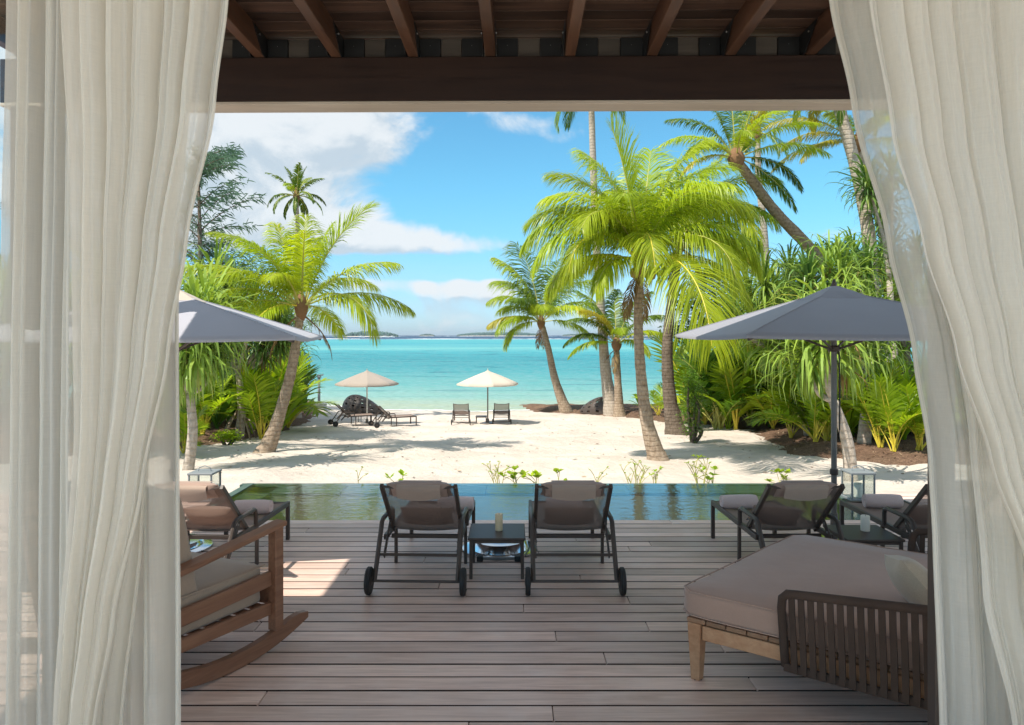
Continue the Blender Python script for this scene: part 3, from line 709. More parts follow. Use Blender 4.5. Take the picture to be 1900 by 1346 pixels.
# ------------------------------------------------------------------ loungers
def make_lounger():
    t = thing('sun_lounger', 'x', 'sun lounger'); W = .29; ZS = .315
    f = M['metal']
    for s in (-1, 1):
        X = s*W
        MB().tube([(X, 0, .095), (X, .22, .40), (X, .245, .44), (X, .29, .455), (X, .60, .455), (X, .635, .44), (X, .645, .41), (X, .645, ZS)], .017, 8).build('armrest', f, t, smooth=True, sharp=40)
        MB().bar((X*.95, .30, .315), (X*.95, 1.42, ZS), .028, .04).build('side_rail', f, t)
        MB().bar((X*.95, 1.405, 0), (X*.95, 1.405, ZS-.02), .03, .035, up=(0, 1, 0)).build('leg', f, t)
        MB().bar((X*.95, .70, .0), (X*.95, .70, ZS-.02), .024, .03, up=(0, 1, 0)).build('leg', f, t)
        wl = MB().lathe([(.06, -.017), (.088, -.017), (.095, -.01), (.095, .01), (.088, .017), (.06, .017)], (s*(W+.037), 0, .095), 28, M=Matrix.Rotation(R(90), 3, 'Y')).build('wheel', M['black'], t, smooth=True, sharp=40)
        MB().lathe([(.014, -.022), (.03, -.020), (.03, .020), (.014, .022)], (s*(W+.037), 0, .095), 14, M=Matrix.Rotation(R(90), 3, 'Y')).build('hub', f, wl)
        # notched plate for the back adjustment
        b = MB().bar((s*.265, .20, .20), (s*.258, .43, .44), .010, .045)
        pl = b.build('ratchet_plate', f, t)
        for k in range(4): u = .15+.22*k; MB().box((s*(.259+.0), .20+.23*u-.002, .20+.24*u), (.014, .016, .016), ch=.002).build('notch', M['bolt'], pl)
        MB().bar((s*.262, .56, .30), (s*.262, .10, .735), .026, .036).build('back_rail', f, t)
    MB().tube([(-W-.03, 0, .095), (W+.03, 0, .095)], .010, 8).build('axle', f, t)
    MB().bar((-W, .11, .245), (W, .11, .245), .012, .02).build('crossbar', f, t)
    MB().bar((-.26, .45, .285), (.26, .45, .285), .03, .03).build('crossbar', f, t)
    MB().bar((-W, 1.405, ZS-.005), (W, 1.405, ZS-.005), .034, .034).build('crossbar', f, t)
    MB().tube([(-.25, .105, .73), (-.12, .12, .705), (.12, .12, .705), (.25, .105, .73)], .009, 6).build('crossbar', f, t)
    # seat sling with a slight sag
    def sheet(pf, nu, nv, name, mat):
        mb = MB(); mb.add([pf(i/nu, j/nv) for j in range(nv+1) for i in range(nu+1)], [(j*(nu+1)+i, j*(nu+1)+i+1, (j+1)*(nu+1)+i+1, (j+1)*(nu+1)+i) for j in range(nv) for i in range(nu)])
        return mb.build(name, mat, t, smooth=True)
    sheet(lambda u, v: ((u-.5)*.53, .50+v*.89, ZS+.012-.016*4*u*(1-u)), 8, 8, 'seat_sling', M['slingseat'])
    sheet(lambda u, v: ((u-.5)*.50, .545-.43*v-.02*4*u*(1-u)*0-.0, .315+.405*v-.018*4*u*(1-u)), 8, 8, 'back_sling', M['sling'])
    # head roll in its draped cover
    q = pillow_mb(.47, .15, .085, 12, 4)
    o = q.build('head_roll', M['taupe_pil'], t, smooth=True); o.location = (0, .165, .695); o.rotation_euler = (R(-43), 0, 0)
    def cov(u, v):
        a = -.5+v*3.9; x = (u-.5)*.31; sag = .018*math.cos((u-.5)*math.pi)*(v if v > .5 else 0)
        if v < .4: k_ = v/.4; return (x, .19-.11*k_, .752+.004-.028*k_*k_)
        k_ = (v-.4)/.6; return (x, .08+.035*k_, .728-.085*k_-sag)
    sheet(cov, 8, 8, 'head_cover', M['cover'])
    return t
L0 = make_lounger(); L0['group'] = 'sun loungers on the deck'
def make_pillow():
    o = pillow_mb(.40, .20, .11, 12, 3).build('lumbar_pillow', M['taupe_pil'], smooth=True); return o
PIL0 = make_pillow(); usedp = [False]
def towel():
    t = MB(); n = 18; Lw = .30
    pr = [(.062*(1+.0), 0)]
    vs = []; fs = []
    m_ = 5
    for i in range(m_+1):
        x = -Lw/2+Lw*i/m_; k = .93 if i in (0, m_) else 1
        for a in range(n):
            q = 2*math.pi*a/n; rr = .062*k*(1+.02*math.sin(3*q+i)); vs.append((x, rr*math.cos(q), .060+rr*math.sin(q)*.95))
    for i in range(m_):
        for a in range(n): fs.append((i*n+a, i*n+(a+1) % n, (i+1)*n+(a+1) % n, (i+1)*n+a))
    t.add(vs, fs)
    for e in (0, m_):                                   # spiral of the roll at each end
        x = -Lw/2+Lw*e/m_; s = -1 if e == 0 else 1
        pts = []
        for a in range(60):
            q = a/60*6.283*3.2; rr = .052-.042*a/60; pts.append((x-s*.004, rr*math.cos(q), .060+rr*math.sin(q)*.95))
        t.tube(pts, .0065, 5)
        t.lathe([(.057, 0), (.001, 0)], (x-s*.006, 0, .06), 16, M=Matrix.Rotation(R(90), 3, 'Y'), cap=False)
    return t.build('rolled_towel', M['towel'], smooth=True)
TW0 = towel()
spots = [((-.665, 5.0, 0), R(-2.0), 'taupe mesh sun lounger, left one of the central pair by the pool', True),
         ((.437, 5.0, 0), R(0), 'taupe mesh sun lounger, right one of the central pair by the pool', True),
         ((2.08, 5.0, 0), R(1), 'dark mesh sun lounger behind the daybed, beside the umbrella pole', True),
         ((3.20, 5.0, 0), R(0), 'sun lounger at far right, half hidden by the curtain, with a rolled towel', True),
         ((-2.30, 4.97, 0), R(-2), 'sun lounger at far left catching sun, behind the rocking armchair', True)]
plab = ['taupe lumbar pillow on the left lounger of the central pair', 'taupe lumbar pillow on the right lounger of the central pair', 'taupe lumbar pillow on the lounger behind the daybed', 'taupe lumbar pillow on the far right lounger', 'taupe lumbar pillow on the sunlit far left lounger']
tlab = ['rolled pinkish towel on the left lounger of the central pair', 'rolled pinkish towel seen through the right lounger of the central pair', 'rolled pinkish towel on the lounger behind the daybed', 'rolled pinkish towel on the far right lounger beside the lantern', 'rolled pinkish towel on the far left lounger']
toff = [(.15, 1.12), (.0, 1.08), (-.12, 1.18), (-.02, 1.20), (.12, 1.02)]
for i, (loc, rz, lb, _) in enumerate(spots):
    o = L0 if i == 0 else dup(L0)
    o.location = loc; o.rotation_euler = (0, 0, rz); o['label'] = lb
    Mz = Matrix.Rotation(rz, 3, 'Z')
    p = PIL0 if i == 0 else PIL0.copy()
    if i: COL.objects.link(p)
    q = Mz @ Vector((0 if i != 2 else -.06, .515, .425)); p.location = Vector(loc)+q; p.rotation_euler = (R(-47), 0 if i != 2 else R(6), rz)
    tag(p, plab[i], 'pillow', 'lumbar pillows on the loungers')
    tw = TW0 if i == 0 else TW0.copy()
    if i: COL.objects.link(tw)
    q = Mz @ Vector((toff[i][0], toff[i][1], .315)); tw.location = Vector(loc)+q; tw.rotation_euler = (0, 0, rz+R(rnd.uniform(-5, 5)))
    tag(tw, tlab[i], 'towel', 'rolled towels on the loungers')
# side tables
def make_table():
    t = thing('side_table', 'x', 'side table', (0, 0, 0), 0, 'low side tables between loungers'); f = M['metal']
    MB().box((0, 0, .297), (.425, .425, .018), ch=.004).build('table_top', f, t, mods=(('BEVEL', dict(width=.004, segments=2)),))
    for a in (-1, 1):
        for b in (-1, 1): MB().bar((a*.19, b*.19, 0), (a*.19, b*.19, .287), .024, .024, up=(0, 1, 0)).build('leg', f, t)
    MB().bar((-.19, -.19, .275), (.19, -.19, .275), .02, .022).bar((-.19, .19, .275), (.19, .19, .275), .02, .022).bar((-.19, -.19, .275), (-.19, .19, .275), .02, .022).bar((.19, -.19, .275), (.19, .19, .275), .02, .022).build('apron', f, t)
    return t
T0 = make_table(); T0.location = (-.113, 5.52, 0); T0['label'] = 'low dark metal side table between the central pair of loungers'
T1 = dup(T0, (2.66, 5.48, 0), 0, 'low dark metal side table between the two right loungers')
def candle(loc, r_, h_, mat, lb):
    prof = [(.001, 0), (r_, 0), (r_*1.02, h_*.5), (r_, h_*.97), (r_*.9, h_), (r_*.72, h_*.985), (.001, h_*.95)]
    t = thing('candle', lb, 'candle', loc); MB().lathe(prof, n=20, cap=False).build('wax', mat, t, smooth=True, sharp=50)
    MB().tube([(0, 0, h_*.94), (.002, 0, h_*.94+.012)], .0015, 5).build('wick', M['black'], t); return t
candle((-.10, 5.53, .306), .029, .125, M['wax'], 'cream pillar candle on the central side table')
candle((2.70, 5.52, .306), .033, .115, M['waxlight'], 'pale pillar candle with uneven rim on the right side table')

# ------------------------------------------------------------------ umbrellas
def umb_base(par, x=0, y=0):
    MB().lathe([(.30, 0), (.31, .006), (.31, .016), (.295, .022), (.24, .030), (.235, .05), (.22, .066), (.16, .072), (.10, .072), (.06, .075)], (x, y, .0), 48).build('base_plate', M['steel'], par, smooth=True, sharp=35)
    MB().tube([(x, y, .07), (x, y, .30)], .030, 16).build('sleeve', M['metal_lt'], par, smooth=True, sharp=40)
ub = thing('parasol_stand', 'round polished steel umbrella base under the central side table', 'parasol stand', (-.105, 6.08, 0))
MB().lathe([(.30, 0), (.312, .006), (.312, .014), (.295, .018), (.245, .020), (.235, .045), (.22, .075), (.215, .082)], (0, 0, 0), 56).build('base_plate', M['steel'], ub, smooth=True, sharp=35)
MB().lathe([(.213, .083), (.20, .087), (.05, .089)], (0, 0, 0), 48).build('cover_plate', M['steel'], ub, smooth=True, sharp=35)
MB().lathe([(.045, .09), (.045, .094), (.022, .096), (.020, .13), (.030, .135), (.030, .15)], (0, 0, 0), 20).build('socket', M['metal_lt'], ub, smooth=True, sharp=35)
MB().bar((-.14, -.33, .022), (.14, -.33, .022), .03, .018).build('handle_bar', M['metal_lt'], ub)
for s in (-1, 1): MB().box((s*.15, -.33, .022), (.05, .055, .044), ch=.006).build('foot', M['black'], ub)
def square_umbrella(lb, X, Y, yaw, hs, zr, za, mat, lit_capmat=None):
    u = thing('umbrella', lb, 'umbrella', (X, Y, 0), yaw, 'square grey umbrellas over the deck'); n = 12
    co = [(-hs, -hs), (hs, -hs), (hs, hs), (-hs, hs)]
    def pt(cx_, cy_, s): zz = za-(za-zr)*(s**1.06); return (cx_*s, cy_*s, zz)
    for k in range(4):
        a, b = Vector(co[k]), Vector(co[(k+1) % 4]); mb = MB(); vs = []
        for i in range(n+1):
            s = .13+.87*i/n
            for j in range(n+1):
                q = a.lerp(b, j/n); x, y, z = pt(q.x, q.y, s); inn = 1-.02*4*(j/n)*(1-j/n)*s
                z -= .05*s*4*(j/n)*(1-j/n)*(1-s*.6); vs.append((x*inn, y*inn, z))
        fs = [(i*(n+1)+j, i*(n+1)+j+1, (i+1)*(n+1)+j+1, (i+1)*(n+1)+j) for i in range(n) for j in range(n)]
        for j in range(n): vs_ = None
        # narrow valance folded down at the rim
        b0 = len(vs); 
        for j in range(n+1): x, y, z = vs[n*(n+1)+j]; vs.append((x*.995, y*.995, z-.022))
        fs += [(n*(n+1)+j, n*(n+1)+j+1, b0+j+1, b0+j) for j in range(n)]
        mb.add(vs, fs); mb.build('canopy_panel', mat, u, smooth=True)
        sm = [Vector(pt(co[k][0], co[k][1], .13+.87*i/8))+Vector((0, 0, .002)) for i in range(9)]; MB().tube(sm, .0045, 5).build('seam', mat, u)
        MB().bar((co[k][0]*.04, co[k][1]*.04, za-.05), (co[k][0]*.985, co[k][1]*.985, zr-.028), .02, .026).build('rib', M['metal'], u)
        m2 = ((a+b)/2); MB().bar((m2.x*.05, m2.y*.05, za-.05), (m2.x*.96, m2.y*.96, zr-.03), .016, .02).build('rib', M['metal'], u)
        MB().bar((co[k][0]*.02, co[k][1]*.02, zr-.12), (co[k][0]*.5, co[k][1]*.5, za-(za-zr)*.5-.03), .014, .018).build('strut', M['metal'], u)
    v = MB(); vs = []
    for s, dz in ((.02, .045), (.10, .026), (.20, -.004)):
        for k in range(4):
            a, b = Vector(co[k]), Vector(co[(k+1) % 4])
            for j in range(4): q = a.lerp(b, j/4); x, y, z = pt(q.x, q.y, s); vs.append((x, y, z+dz-.008*(j == 2)*(s > .15)))
    v.add(vs, [(r_*16+k, r_*16+(k+1) % 16, (r_+1)*16+(k+1) % 16, (r_+1)*16+k) for r_ in range(2) for k in range(16)]+[tuple(range(16))])
    v.build('vent_cap', lit_capmat or mat, u)
    MB().lathe([(.018, za+.03), (.022, za+.05), (.012, za+.09), (.002, za+.10)], n=12).build('finial', M['metal'], u, smooth=True)
    MB().tube([(0, 0, .25), (0, 0, za+.03)], .023, 16).build('pole', M['metal_lt'], u, smooth=True, sharp=40)
    MB().lathe([(.03, .62), (.034, .63), (.034, .66), (.03, .67)], n=16).build('collar', M['metal'], u)
    MB().tube([(.035, -.02, .9), (.036, -.022, 1.3), (.033, -.02, zr-.1)], .004, 5).tube([(.045, -.01, 1.0), (.047, -.012, 1.35), (.04, -.012, zr-.1)], .004, 5).build('cord', M['black'], u)
    MB().lathe([(.045, zr-.14), (.05, zr-.13), (.05, zr-.10), (.04, zr-.09)], n=12).build('runner', M['metal'], u)
    umb_base(u); return u
square_umbrella('square charcoal umbrella at right on a grey pole beside the pool', 2.72, 6.1, R(0), 1.09, 1.80, 2.175, M['canopy2'])
square_umbrella('square light grey umbrella at left, its pole hidden by the curtain', -2.86, 6.1, R(10), 1.13, 1.785, 2.155, M['canopy'], M['cream'])  # cream cap paints sunlight onto the peak of the grey canopy
# ------------------------------------------------------------------ lanterns
def lantern(loc, lb, s=1.):
    t = thing('lantern', lb, 'lantern', loc); a, h = .12*s, .30*s; f = M['lantern']
    MB().box((0, 0, .012), (.26*s, .26*s, .024), ch=.003).build('base', f, t); MB().box((0, 0, h), (.27*s, .27*s, .022), ch=.003).build('top', f, t)
    for x in (-1, 1):
        for y in (-1, 1): MB().bar((x*a, y*a, .02), (x*a, y*a, h), .018, .018, up=(0, 1, 0)).build('post', f, t)
    MB().tube([(-.07*s, 0, h+.01), (-.06*s, 0, h+.05*s), (0, 0, h+.07*s), (.06*s, 0, h+.05*s), (.07*s, 0, h+.01)], .005, 6).build('handle', f, t)
    for x in (-1, 1): MB().box((x*a, 0, h*.5+.01), (.003, 2*a-.02, h-.04)).build('pane', M['glass'], t); MB().box((0, x*a, h*.5+.01), (2*a-.02, .003, h-.04)).build('pane', M['glass'], t)
    return t
pl = P(1592, 924, 7.93); pl.z = 0
lantern(pl, 'square grey metal lantern on the deck corner right of the pool'); candle((pl.x, pl.y, .025), .045, .15, M['waxlight'], 'thick white candle inside the right lantern')
p2 = P(380, 915, 7.9); p2.z = 0
lantern((p2.x, p2.y, 0), 'square grey metal lantern behind the far left lounger'); candle((p2.x, p2.y, .025), .045, .15, M['waxlight'], 'thick white candle inside the left lantern')

# ------------------------------------------------------------------ rocking armchair, left
A = Vector((-1.357, 4.15, 0)); dv = Vector((.45, .893, 0)).normalized(); nv_ = Vector((-dv.y, dv.x, 0))
rk = thing('rocking_chair', 'wide brown wooden rocking armchair with a taupe seat cushion beside the left curtain', 'rocking chair', (A.x, A.y, 0), math.atan2(dv.y, dv.x))
# local frame: x forward along the side, y to the far side
def rz_(x): u = x+.28; return .35*u*u
for s, y0 in (('near', 0.0), ('far', .95)):
    mb = MB(); vs = []; n = 18
    for i in range(n+1):
        x = .245-1.15*i/n; zb = rz_(x)+.002; th = .085 if i > 1 else (.035 if i == 0 else .07)
        for yy in (-.022, .022):
            vs += [(x, y0+yy, zb), (x, y0+yy, zb+th)]
    fs = []
    for i in range(n):
        a = i*4; b = a+4; fs += [(a, b, b+1, a+1), (a+2, a+3, b+3, b+2), (a+1, b+1, b+3, a+3), (a, a+2, b+2, b)]
    fs += [(0, 1, 3, 2), (n*4, n*4+2, n*4+3, n*4+1)]
    mb.add(vs, fs).build('rocker', M['rock'], rk, mods=(('BEVEL', dict(width=.004, segments=2)),))
    MB().bar((0, y0, rz_(0)+.085), (0, y0, .70), .062, .062, up=(1, 0, 0), ch=.004).build('front_post', M['rock'], rk)
    MB().bar((-.72, y0, rz_(-.72)+.08), (-.86, y0, 1.02), .05, .062, up=(1, 0, 0), ch=.004).build('back_post', M['rock'], rk)
    MB().bar((.05, y0+.0, .715), (-.80, y0, .61), .085, .03, ch=.006).build('armrest', M['rock'], rk)
    yy = y0+(.012 if s == 'near' else -.012)
    MB().bar((-.031, yy, .41), (-.75, yy, .385), .028, .085, ch=.004).build('side_rail', M['rock'], rk)
    MB().bar((-.031, yy, .24), (-.73, yy, .255), .028, .07, ch=.004).build('side_rail', M['rock'], rk)
MB().bar((-.0, .031, .30), (-.0, .919, .30), .03, .10, ch=.004).build('front_rail', M['rock'], rk)
for k in range(7): x = -.08-.1*k; MB().bar((x, .03, .255), (x, .92, .255), .06, .016).build('seat_slat', M['rock'], rk)
for k in range(7): z = .46+.085*k; MB().bar((-.735-(z-.2)*.17, .03, z), (-.735-(z-.2)*.17, .92, z), .05, .018, up=(1, 0, 0)).build('back_slat', M['rock'], rk)
def box_cushion(w_, d_, h_, n=16, rad=.05, seed=0, crown=.02):
    mb = MB(); vs = []; fs = []
    prof = [(1.0, -.5)]
    N = n*4
    def ring(inset, z, k):
        out = []
        for i in range(N):
            a = 2*math.pi*(i+.5)/N; c, s_ = math.cos(a), math.sin(a); e = 22
            rr = 1/((abs(c)**e+abs(s_)**e)**(1/e))
            x, y = c*rr*(w_/2-inset), s_*rr*(d_/2-inset)
            out.append((x, y, z+k*(.007*mnoise.noise(Vector((x*4+seed, y*4, z*3)))+.003*mnoise.noise(Vector((x*11+seed, y*11, z*9))))))
        return out
    rings = []
    rings += ring(.04, 0, 0), ring(.005, .012, 1), ring(0, .03, 1), ring(.004, h_*.5, 1), ring(0, h_-.03, 1), ring(.006, h_-.010, 1), ring(.020, h_, 1)
    for q in (.25, .5, .75): m = min(w_, d_)/2; rings.append(ring(.02+(m-.03)*q, h_+crown*(1-(1-q)**2), 1))
    for rg in rings: vs += rg
    for j in range(len(rings)-1):
        for i in range(N): fs.append((j*N+i, j*N+(i+1) % N, (j+1)*N+(i+1) % N, (j+1)*N+i))
    fs.append(tuple(range(N))[::-1]); fs.append(tuple((len(rings)-1)*N+i for i in range(N)))
    mb.add(vs, fs); return mb
cu = box_cushion(.76, .86, .215, 16, seed=3).build('seat_cushion', M['taupe_seat'], rk, smooth=True); cu.location = (-.415, .475, .27)
pi = MB().tube([(-.04+.0, .045, .485)]+[(-.04-.74*k/8, .040, .478) for k in range(1, 9)], .005, 6).build('piping', M['taupe_seat'], cu); pi.location = -cu.location
bc = box_cushion(.60, .86, .13, 14, seed=9).build('back_cushion', M['taupe_seat'], rk, smooth=True); bc.location = (-.66, .475, .70); bc.rotation_euler = (0, R(78), 0)

# ------------------------------------------------------------------ daybed, right
O = Vector((.925, 3.78, 0)); d1 = Vector((.80, -.60, 0)).normalized(); d2 = Vector((.70, .714, 0)).normalized()
W1, W2 = 1.46, 1.46
db = thing('daybed', 'large taupe upholstered daybed on a teak frame with woven rope sides', 'daybed', tuple(O))
def D_(a, b, z): return Vector((d1.x*a+d2.x*b, d1.y*a+d2.y*b, z))
def skew(o): o.matrix_local = Matrix(((d1.x, d2.x, 0, 0), (d1.y, d2.y, 0, 0), (0, 0, 1, 0), (0, 0, 0, 1))); return o
def dbar(a, b, w_, h_, name, mat, ch=.004, par=db): return MB().bar(a, b, w_, h_, ch=ch).build(name, mat, par)
for a, b in ((.03, .03), (.03, W2-.03), (W1-.03, .03), (W1-.03, W2-.03)):
    mb = MB(); c = D_(a, b, 0); vs = []
    for z, h in ((0, .023), (.30, .036)):
        for s1, s2 in ((-1, -1), (1, -1), (1, 1), (-1, 1)): vs.append(c+D_(s1*h, s2*h, z))
    mb.add(vs, [(0, 1, 2, 3), (4, 7, 6, 5), (0, 4, 5, 1), (1, 5, 6, 2), (2, 6, 7, 3), (3, 7, 4, 0)])
    lg = mb.build('leg', M['teak'], db, mods=(('BEVEL', dict(width=.004, segments=2)),)); MB().box(tuple(c+Vector((0, 0, -.001))), (.04, .04, .006)).build('foot_cap', M['black'], lg)
dbar(D_(.067, .02, .255), D_(W1-.067, .02, .255), .03, .075, 'side_rail', M['teak'])
dbar(D_(.067, W2-.02, .255), D_(W1-.067, W2-.02, .255), .03, .075, 'side_rail', M['teak'])
dbar(D_(.02, .067, .255), D_(.02, W2-.067, .255), .03, .075, 'end_rail', M['teak'])
dbar(D_(W1-.02, .067, .255), D_(W1-.02, W2-.067, .255), .03, .075, 'end_rail', M['teak'])
k = 0; x = .04
while x < W1-.03:
    mb = MB(); q = [(x-.050, -.004), (x+.050, -.004), (x+.050, W2+.004), (x-.050, W2+.004)]
    vs = [D_(a, b, z) for z in (.302, .326) for a, b in q]
    mb.add(vs, [(3, 2, 1, 0), (4, 5, 6, 7), (0, 1, 5, 4), (1, 2, 6, 5), (2, 3, 7, 6), (3, 0, 4, 7)]).build('slat', M['teakd'], db, mods=(('BEVEL', dict(width=.004, segments=2)),)); x += .106
cs = box_cushion(W1+.10, W2+.03, .140, 20, seed=5, crown=.012)
cs.v = [tuple(D_(v[0]+W1/2-.01, v[1]+W2/2, v[2]+.327)) for v in cs.v]
cso = cs.build('cushion', M['taupe'], db, smooth=True, sharp=60)
for zz, ins in ((.463, .003), (.341, -.001)):            # corded edge top and bottom
    pp_ = []
    for i in range(81):
        a = 2*math.pi*(i % 80+.5)/80; c, s_ = math.cos(a), math.sin(a); rr = 1/((abs(c)**22+abs(s_)**22)**(1/22)); pp_.append(D_(c*rr*((W1+.10)/2-ins)+W1/2-.01, s_*rr*((W2+.03)/2-ins)+W2/2, zz+.003*mnoise.noise(Vector((c*5, s_*5, zz*9)))))
    MB().tube(pp_, .0045, 6, cap=False).build('piping', M['taupe'], cso, smooth=True)
def rope_side(a0, a1, b, zt0, zt1, out, name='rope_side'):
    # bent tube frame with flat woven straps
    rt = MB(); pts = []
    def pp(a, t, z): return D_(a, b+out*t, z)
    zb = .215
    for z in (zb, .30, .40, .50): pts.append(pp(a0, .02+.05*(z-zb)/.35, z))
    pts += [pp(a0+.01, .075, zt0-.03), pp(a0+.035, .08, zt0-.005), pp(a0+.08, .08, zt0)]
    m_ = 12
    for k in range(1, m_+1): u = k/m_; pts.append(pp(a0+.08+(a1-a0-.08)*u, .08, zt0+(zt1-zt0)*u))
    f = MB().tube(pts, .021, 10).build('frame_tube', M['rope'], db, smooth=True)
    dbar(pp(a0, .035, zb), pp(a1, .035, zb), .022, .04, 'lower_tube', M['rope'])
    x = a0+.055
    while x < a1-.02:
        u = (x-a0)/(a1-a0); zt = zt0+(zt1-zt0)*u; mb = MB(); vs = []
        for z, t in ((zt, .085), (zt-.10, .078), ((zt+zb)/2, .065), (zb+.05, .052), (zb-.01, .050)):
            for e in (-1, 1):
                for th in (-.005, .005): vs.append(pp(x+e*.0135, t+th, z))
        fs = []
        for i in range(4): a = i*4; c = a+4; fs += [(a, a+1, c+1, c), (a+3, a+2, c+2, c+3), (a+1, a+3, c+3, c+1), (a+2, a, c, c+2)]
        mb.add(vs, fs).build('strap', M['rope'], db); x += .0425
rope_side(.50, W1+.02, 0, .585, .67, -1)
rope_side(.62, W1+.02, W2, .585, .67, 1)
# rounded wrap rings on the tube (woven look) come from straps; throw pillow on top
tp = pillow_mb(.34, .34, .17, 16, 2.3, seed=4).build('throw_pillow', M['beige'], smooth=True)
tp.location = (1.97, 3.50, .58); tp.rotation_euler = (R(50), R(12), R(75)); tag(tp, 'round beige linen throw pillow on the daybed by the right curtain', 'pillow')

# ------------------------------------------------------------------ beach furniture (simple view of the same kinds)
bl = []
def beach_lounger(px, py, rz, lb):
    g = G(px, py); o = dup(L0, (g.x, g.y, g.z), rz, lb, 1.08); o['group'] = 'sun loungers on the beach'
    for c in list(o.children):
        if c.name.startswith(('head_', 'seat_sling', 'back_sling')):
            if c.name.startswith('head_'):
                bpy.data.objects.remove(c)
    return g
beach_lounger(855, 789, R(2), 'dark beach lounger seen from behind, left of the cream umbrella')
beach_lounger(931, 788, R(2), 'dark beach lounger seen from behind, right of the cream umbrella')
beach_lounger(618, 791, R(-62), 'dark beach lounger turned sideways, left of the dusty pink umbrella')
beach_lounger(694, 793, R(-62), 'dark beach lounger turned sideways, right of the dusty pink umbrella')
g = G(893, 787); tb = dup(T0, g, 0, 'low dark side table on the sand beside the cream umbrella')
g = G(676, 784); tb = dup(T0, g, .5, 'low dark side table on the sand beside the dusty pink umbrella')
def round_umbrella(px, py, lb, mat, rim=1.56, top=2.05, Rr=1.22, tilt=0, pole='metal_lt'):
    g = G(px, py); u = thing('beach_umbrella', lb, 'umbrella', g, R(12), 'round umbrellas on the beach')
    for k in range(8):
        a, b = k*math.pi/4, (k+1)*math.pi/4; mb = MB(); vs = []; n = 5
        for i in range(n+1):
            s = .06+.94*i/n
            for j in range(4):
                q = a+(b-a)*j/3; cr = math.cos(math.pi/8)/math.cos((q-a)-(b-a)/2); vs.append((Rr*s*math.cos(q)*cr, Rr*s*math.sin(q)*cr, top-(top-rim)*s**1.15-.02*(1-abs(2*j/3-1))*s))
        b0 = len(vs)
        for j in range(4): x, y, z = vs[n*4+j]; vs.append((x*.99, y*.99, z-.05))
        fs = [(i*4+j, i*4+j+1, i*4+5+j, i*4+4+j) for i in range(n) for j in range(3)]+[(n*4+j, n*4+j+1, b0+j+1, b0+j) for j in range(3)]
        mb.add(vs, fs).build('canopy_panel', mat, u, smooth=True)
        MB().bar((0, 0, top-.06), (Rr*.98*math.cos(a), Rr*.98*math.sin(a), rim-.03), .016, .018).build('rib', M['metal'], u)
    MB().lathe([(.12, top-.035), (.06, top+.0), (.015, top+.03), (.01, top+.09)], n=10).build('cap', mat, u)
    MB().tube([(0, 0, 0), (0, 0, top)], .026, 10).build('pole', M[pole], u, smooth=True)
    MB().lathe([(.25, 0), (.25, .04), (.06, .06), (.05, .2)], n=16).build('base', M['metal_lt'], u); return u
round_umbrella(905, 787, 'open cream umbrella on the beach between two loungers', M['cream'])
u2 = round_umbrella(681, 787, 'open dusty pink umbrella on the beach at left, dappled with shade', M['pink'], pole='white')
def pod(px, py, rz, lb, s=1., tilt=R(25)):
    g = G(px, py); t = thing('wicker_pod', lb, 'wicker pod', g+Vector((0, 0, -.03))); mb = MB(); nu, nv = 36, 15; vs = []
    for j in range(nv+1):
        th = math.pi/2*(j/nv)
        for i in range(nu+1):
            ph = math.pi*2*i/nu; k = 1+.45*max(0, -math.cos(ph))
            vs.append((1.0*s*math.cos(ph)*math.cos(th), .62*s*math.sin(ph)*math.cos(th), .85*s*math.sin(th)**.9*(1-.42*math.cos(ph)*math.cos(th))))
    fs = []
    for j in range(nv):
        for i in range(nu):
            if (i % 3 == 1 and j % 3 == 1) and 0 < j < nv-1: continue
            a = j*(nu+1)+i; fs.append((a, a+1, a+nu+2, a+nu+1))
    o = mb.add(vs, fs).build('woven_shell', M['metal'], t, mods=(('SOLIDIFY', dict(thickness=.03)),)); t.rotation_euler = (0, 0, rz); return t
pod(672, 768, R(-10), 'upturned dark woven pod seat behind the dusty pink umbrella', 1.0)
pod(1108, 766, R(150), 'dark woven pod seat half hidden behind the tall palm trunk', .85)
g = G(592, 760); g.z -= .05
ps = thing('lamp_post', 'slim grey post on a concrete block at the left end of the beach', 'post', g)
MB().box((0, 0, .14), (.62, .5, .40), ch=.02).build('block', M['concrete'], ps); MB().tube([(0, 0, .3), (0, 0, 1.55)], .065, 10).build('post', M['lampgrey'], ps, smooth=True)
MB().lathe([(.08, 1.55), (.11, 1.58), (.09, 1.68), (.02, 1.70)], n=10).tube([(0, 0, 1.62), (.22, -.05, 1.70)], .03, 6).build('lamp_head', M['lampgrey'], ps)

